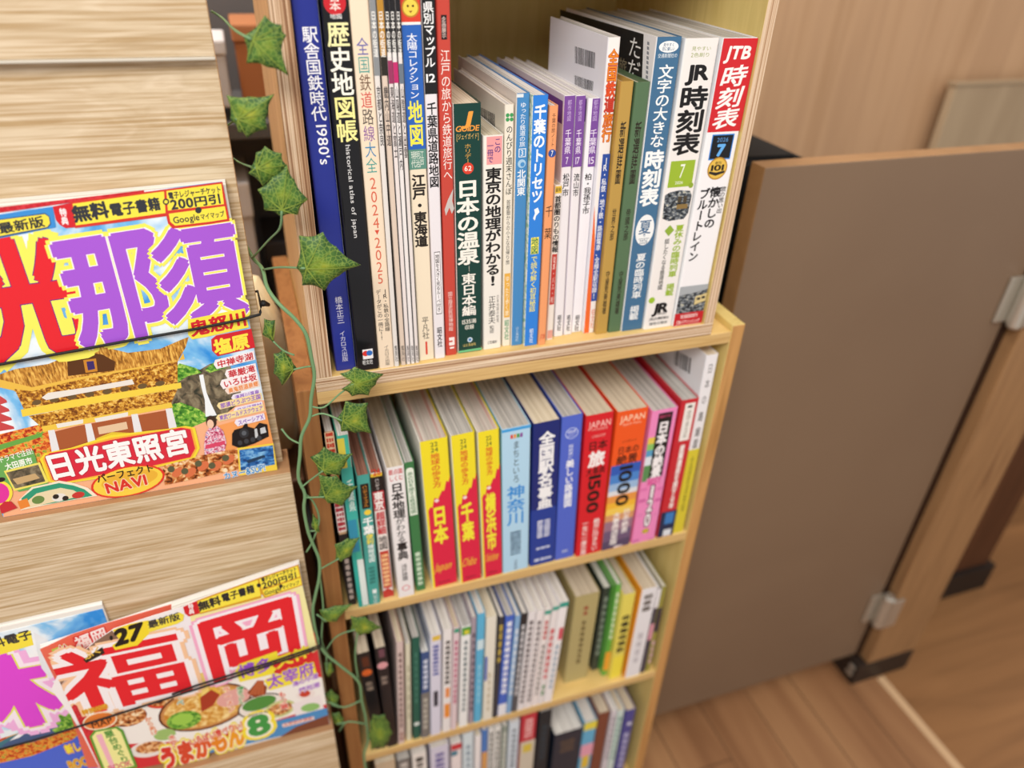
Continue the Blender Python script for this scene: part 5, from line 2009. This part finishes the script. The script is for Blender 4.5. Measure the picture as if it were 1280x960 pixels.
# ------------------------------------------------------------------ things glimpsed through the gap
# cream fabric bag standing on a brown cabinet behind the ivy
mb = MB()
bm = bmesh.new()
bmesh.ops.create_cube(bm, size=1)
for v in bm.verts:
    v.co = (v.co.x * .15, v.co.y * .07, v.co.z * .2)
bmesh.ops.subdivide_edges(bm, edges=bm.edges[:], cuts=3, use_grid_fill=True)
for v in bm.verts:
    x, y, z = v.co
    k = 1 - .35 * max(0, (z / .1)) ** 3 - .12 * max(0, -z / .1) ** 4
    v.co.x = x * k + .004 * pnoise(v.co * 30)
    v.co.y = y * k * (1 - .25 * abs(x / .075) ** 3) + .004 * pnoise(v.co * 26)
bmesh.ops.bevel(bm, geom=[e for e in bm.edges if e.calc_face_angle(0) > .6], offset=.006, segments=3, affect='EDGES')
CREAM = grain_mat('cream_cloth', (60, 60, 60), [(.3, 'e6d9ae'), (.7, 'f1e7c4')], .8)
mb.bm(bm, CREAM)
bag = empty('fabric_bag', (-.062, .165, -.1775))
tag(bag, 'cream cloth bag standing on the brown cabinet behind the rack edge', 'bag')
mb.build('bag_body', bag, (0, 0, .101), smooth=True)
mb = MB()
mb.tube(smooth([Vector((-.03, -.01, .19)), Vector((-.025, -.012, .225)), Vector((0, -.014, .24)), Vector((.025, -.012, .225)), Vector((.03, -.01, .19))]), .004, CREAM)
mb.build('handle', bag, smooth=True)

cb = empty('cabinet', (-.16, .2, FLOOR_Z))
tag(cb, 'dark brown low cabinet standing behind the rack in the narrow gap', 'cabinet')
BRN = grain_mat('dark_brown_wood', (40, 40, 5), [(.3, '5a3c28'), (.6, '6f4b33'), (.8, '54372a')], .5)
mb = MB()
mb.box(-.15, .164, -.085, .17, .05, .704, BRN, bev=.003)
mb.build('body', cb)
mb = MB()
mb.box(-.155, .167, -.089, .174, .704, .722, BRN, bev=.003)
mb.build('top_panel', cb)
mb = MB()
mb.box(-.13, .15, -.07, .16, 0, .05, M('1d1612', .6))
mb.build('plinth', cb)
mb = MB()
mb.box(.0, .004, -.0875, -.084, .08, .68, M('3a2418', .6))
mb.build('door_seam', cb)

# a dark display shelf far behind with pale boxes
ds = empty('display_shelf', (-.02, .5, FLOOR_Z))
tag(ds, 'dark grey display shelf far behind in the gap, with boxes on it', 'shelf')
DG = M('5a5654', .5)
for z in (.35, .72, 1.02):
    mb = MB()
    mb.box(-.285, .145, -.07, .12, z - .02, z, DG, bev=.002)
    mb.build('shelf_board', ds)
mb = MB()
mb.box(-.3, .16, .12, .13, 0, 1.3, M('6a6462', .6))
mb.build('back_panel', ds)
for x in (-.3, .145):
    mb = MB()
    mb.box(x, x + .015, -.07, .12, 0, 1.3, DG, bev=.002)
    mb.build('side_panel', ds)


def carton(x0, x1, y0, y1, z, h, c, lid, label, name='storage_box', cat='box'):
    r = empty(name, ((x0 + x1) / 2, (y0 + y1) / 2, z + .0003))
    tag(r, label, cat)
    a, b = (x1 - x0) / 2, (y1 - y0) / 2
    mb = MB()
    mb.box(-a, a, -b, b, 0, h * .78, M(c, .6), bev=.003)
    mb.build('body', r)
    mb = MB()
    mb.box(-a - .002, a + .002, -b - .002, b + .002, h * .78, h, M(lid, .6), bev=.003)
    mb.build('lid', r)


carton(-.05, -.008, .44, .52, .12, .075, 'c9c4c4', 'd8d4d4', 'pale grey box on the display shelf seen at the top of the gap')
carton(.004, .055, .45, .54, .12, .09, 'a8673c', 'b2734a', 'orange brown box on the display shelf at the top of the gap')
carton(-.055, -.006, .44, .56, -.18, .21, 'd6cfcc', 'e2dcda', 'white box on the lower board of the display shelf in the gap')
carton(.004, .05, .46, .56, -.18, .12, '2c2a2c', '343134', 'black box on the lower board of the display shelf in the gap')

# ------------------------------------------------------------------ counter with its swing door, right
dr0 = Vector((.735, .1125, -.86))
dr = tag(empty('swing_door', dr0), 'taupe swing door panel of the counter, right of the bookcases', 'door')


def part(name, root, r0, boxes, m, bev=.002, front=None):
    mb = MB()
    for b in boxes:
        mb.box(*b, m, front, bev=bev)
    o = mb.build(name, root)
    o.location = -Vector(r0)
    return o


part('panel', dr, dr0, [(.507, .9625, .1, .125, -.848, .1165)], DOOR_E, .0015, DOOR_M)
STEEL = M('cfcabf', .3, .75)


def hinge(z0, z1, nm='hinge'):
    mb = MB()
    x = .966
    mb.tube([(x, .0865, z0), (x, .0865, z0 + .004), (x, .0865, z1 - .004), (x, .0865, z1)], [.008, .0105, .0105, .008], STEEL, 14)
    mb.box(x - .028, x, .0955, .0995, z0 + .006, z1 - .006, STEEL, bev=.001)
    mb.box(x, x + .026, .0745, .0785, z0 + .006, z1 - .006, STEEL, bev=.001)
    mb.box(x - .002, x + .002, .0745, .0995, z0 + .006, z1 - .006, STEEL, bev=.0005)
    o = mb.build(nm, dr)
    o.location = -dr0


hinge(-.752, -.672)
hinge(-.130, -.050)
ct0 = Vector((1.1, .3, FLOOR_Z))
ct = tag(empty('counter', ct0), 'walnut counter end post with dark recessed side, right of the swing door', 'counter')
part('end_post', ct, ct0, [(.978, 1.094, .08, .2, -.860, .05)], POST_M, .002)
part('plinth', ct, ct0, [(.958, 1.092, .079, .19, FLOOR_Z, -.860)], M('2b211c', .5), .001)
part('gap_shade_strip', ct, ct0, [(.9655, .9775, .100, .2, -.858, .05)], M('2c170b', .5), .001)  # dark filler between door and post, coloured as the shade in the open gap
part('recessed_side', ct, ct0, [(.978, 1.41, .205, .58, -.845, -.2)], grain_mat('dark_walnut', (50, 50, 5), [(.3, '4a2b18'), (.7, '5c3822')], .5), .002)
part('side_plinth', ct, ct0, [(1.094, 1.425, .195, .58, FLOOR_Z, -.845)], M('211814', .5), .001)
part('foot_catch', ct, ct0, [(.9525, .9575, .084, .098, -.893, -.885), (.9525, .9575, .084, .096, -.876, -.868)], STEEL, .001)

# board leaning on the wall
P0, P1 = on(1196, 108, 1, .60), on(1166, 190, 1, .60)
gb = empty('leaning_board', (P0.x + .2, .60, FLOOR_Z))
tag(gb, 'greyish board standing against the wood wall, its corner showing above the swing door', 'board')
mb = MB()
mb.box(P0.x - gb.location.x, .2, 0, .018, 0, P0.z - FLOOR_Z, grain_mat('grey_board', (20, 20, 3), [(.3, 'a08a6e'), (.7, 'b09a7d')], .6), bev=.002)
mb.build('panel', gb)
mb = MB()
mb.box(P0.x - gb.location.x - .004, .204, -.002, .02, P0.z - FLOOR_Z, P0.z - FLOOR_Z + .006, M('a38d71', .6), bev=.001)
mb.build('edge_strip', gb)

# black bin standing behind the swing door
bb = empty('fabric_bin', (.60, .24, FLOOR_Z))
tag(bb, 'black tall cloth bin behind the swing door, beside the bookcase', 'bin')
mb = MB()
bm = bmesh.new()
prof = [(-.09, 0), (.09, 0), (.095, .92), (.045, 1.0), (.01, 1.018), (-.09, 1.02)]
f = [bm.verts.new((x, -.07, z)) for x, z in prof]
b = [bm.verts.new((x, .08, z)) for x, z in prof]
bm.faces.new(f)
bm.faces.new(b[::-1])
for i in range(len(prof)):
    j = (i + 1) % len(prof)
    bm.faces.new((f[j], f[i], b[i], b[j]))
bmesh.ops.recalc_face_normals(bm, faces=bm.faces[:])
bmesh.ops.bevel(bm, geom=bm.edges[:], offset=.008, segments=3, affect='EDGES')
mb.bm(bm, M('09090a', .9))
mb.build('bin_body', bb)
mb = MB()
mb.tube(smooth([Vector((-.04, -.078, .82)), Vector((-.035, -.084, .76)), Vector((0, -.086, .74)), Vector((.035, -.084, .76)), Vector((.04, -.078, .82))]), .004, M('1a1a1c', .7))
mb.build('handle', bb, smooth=True)
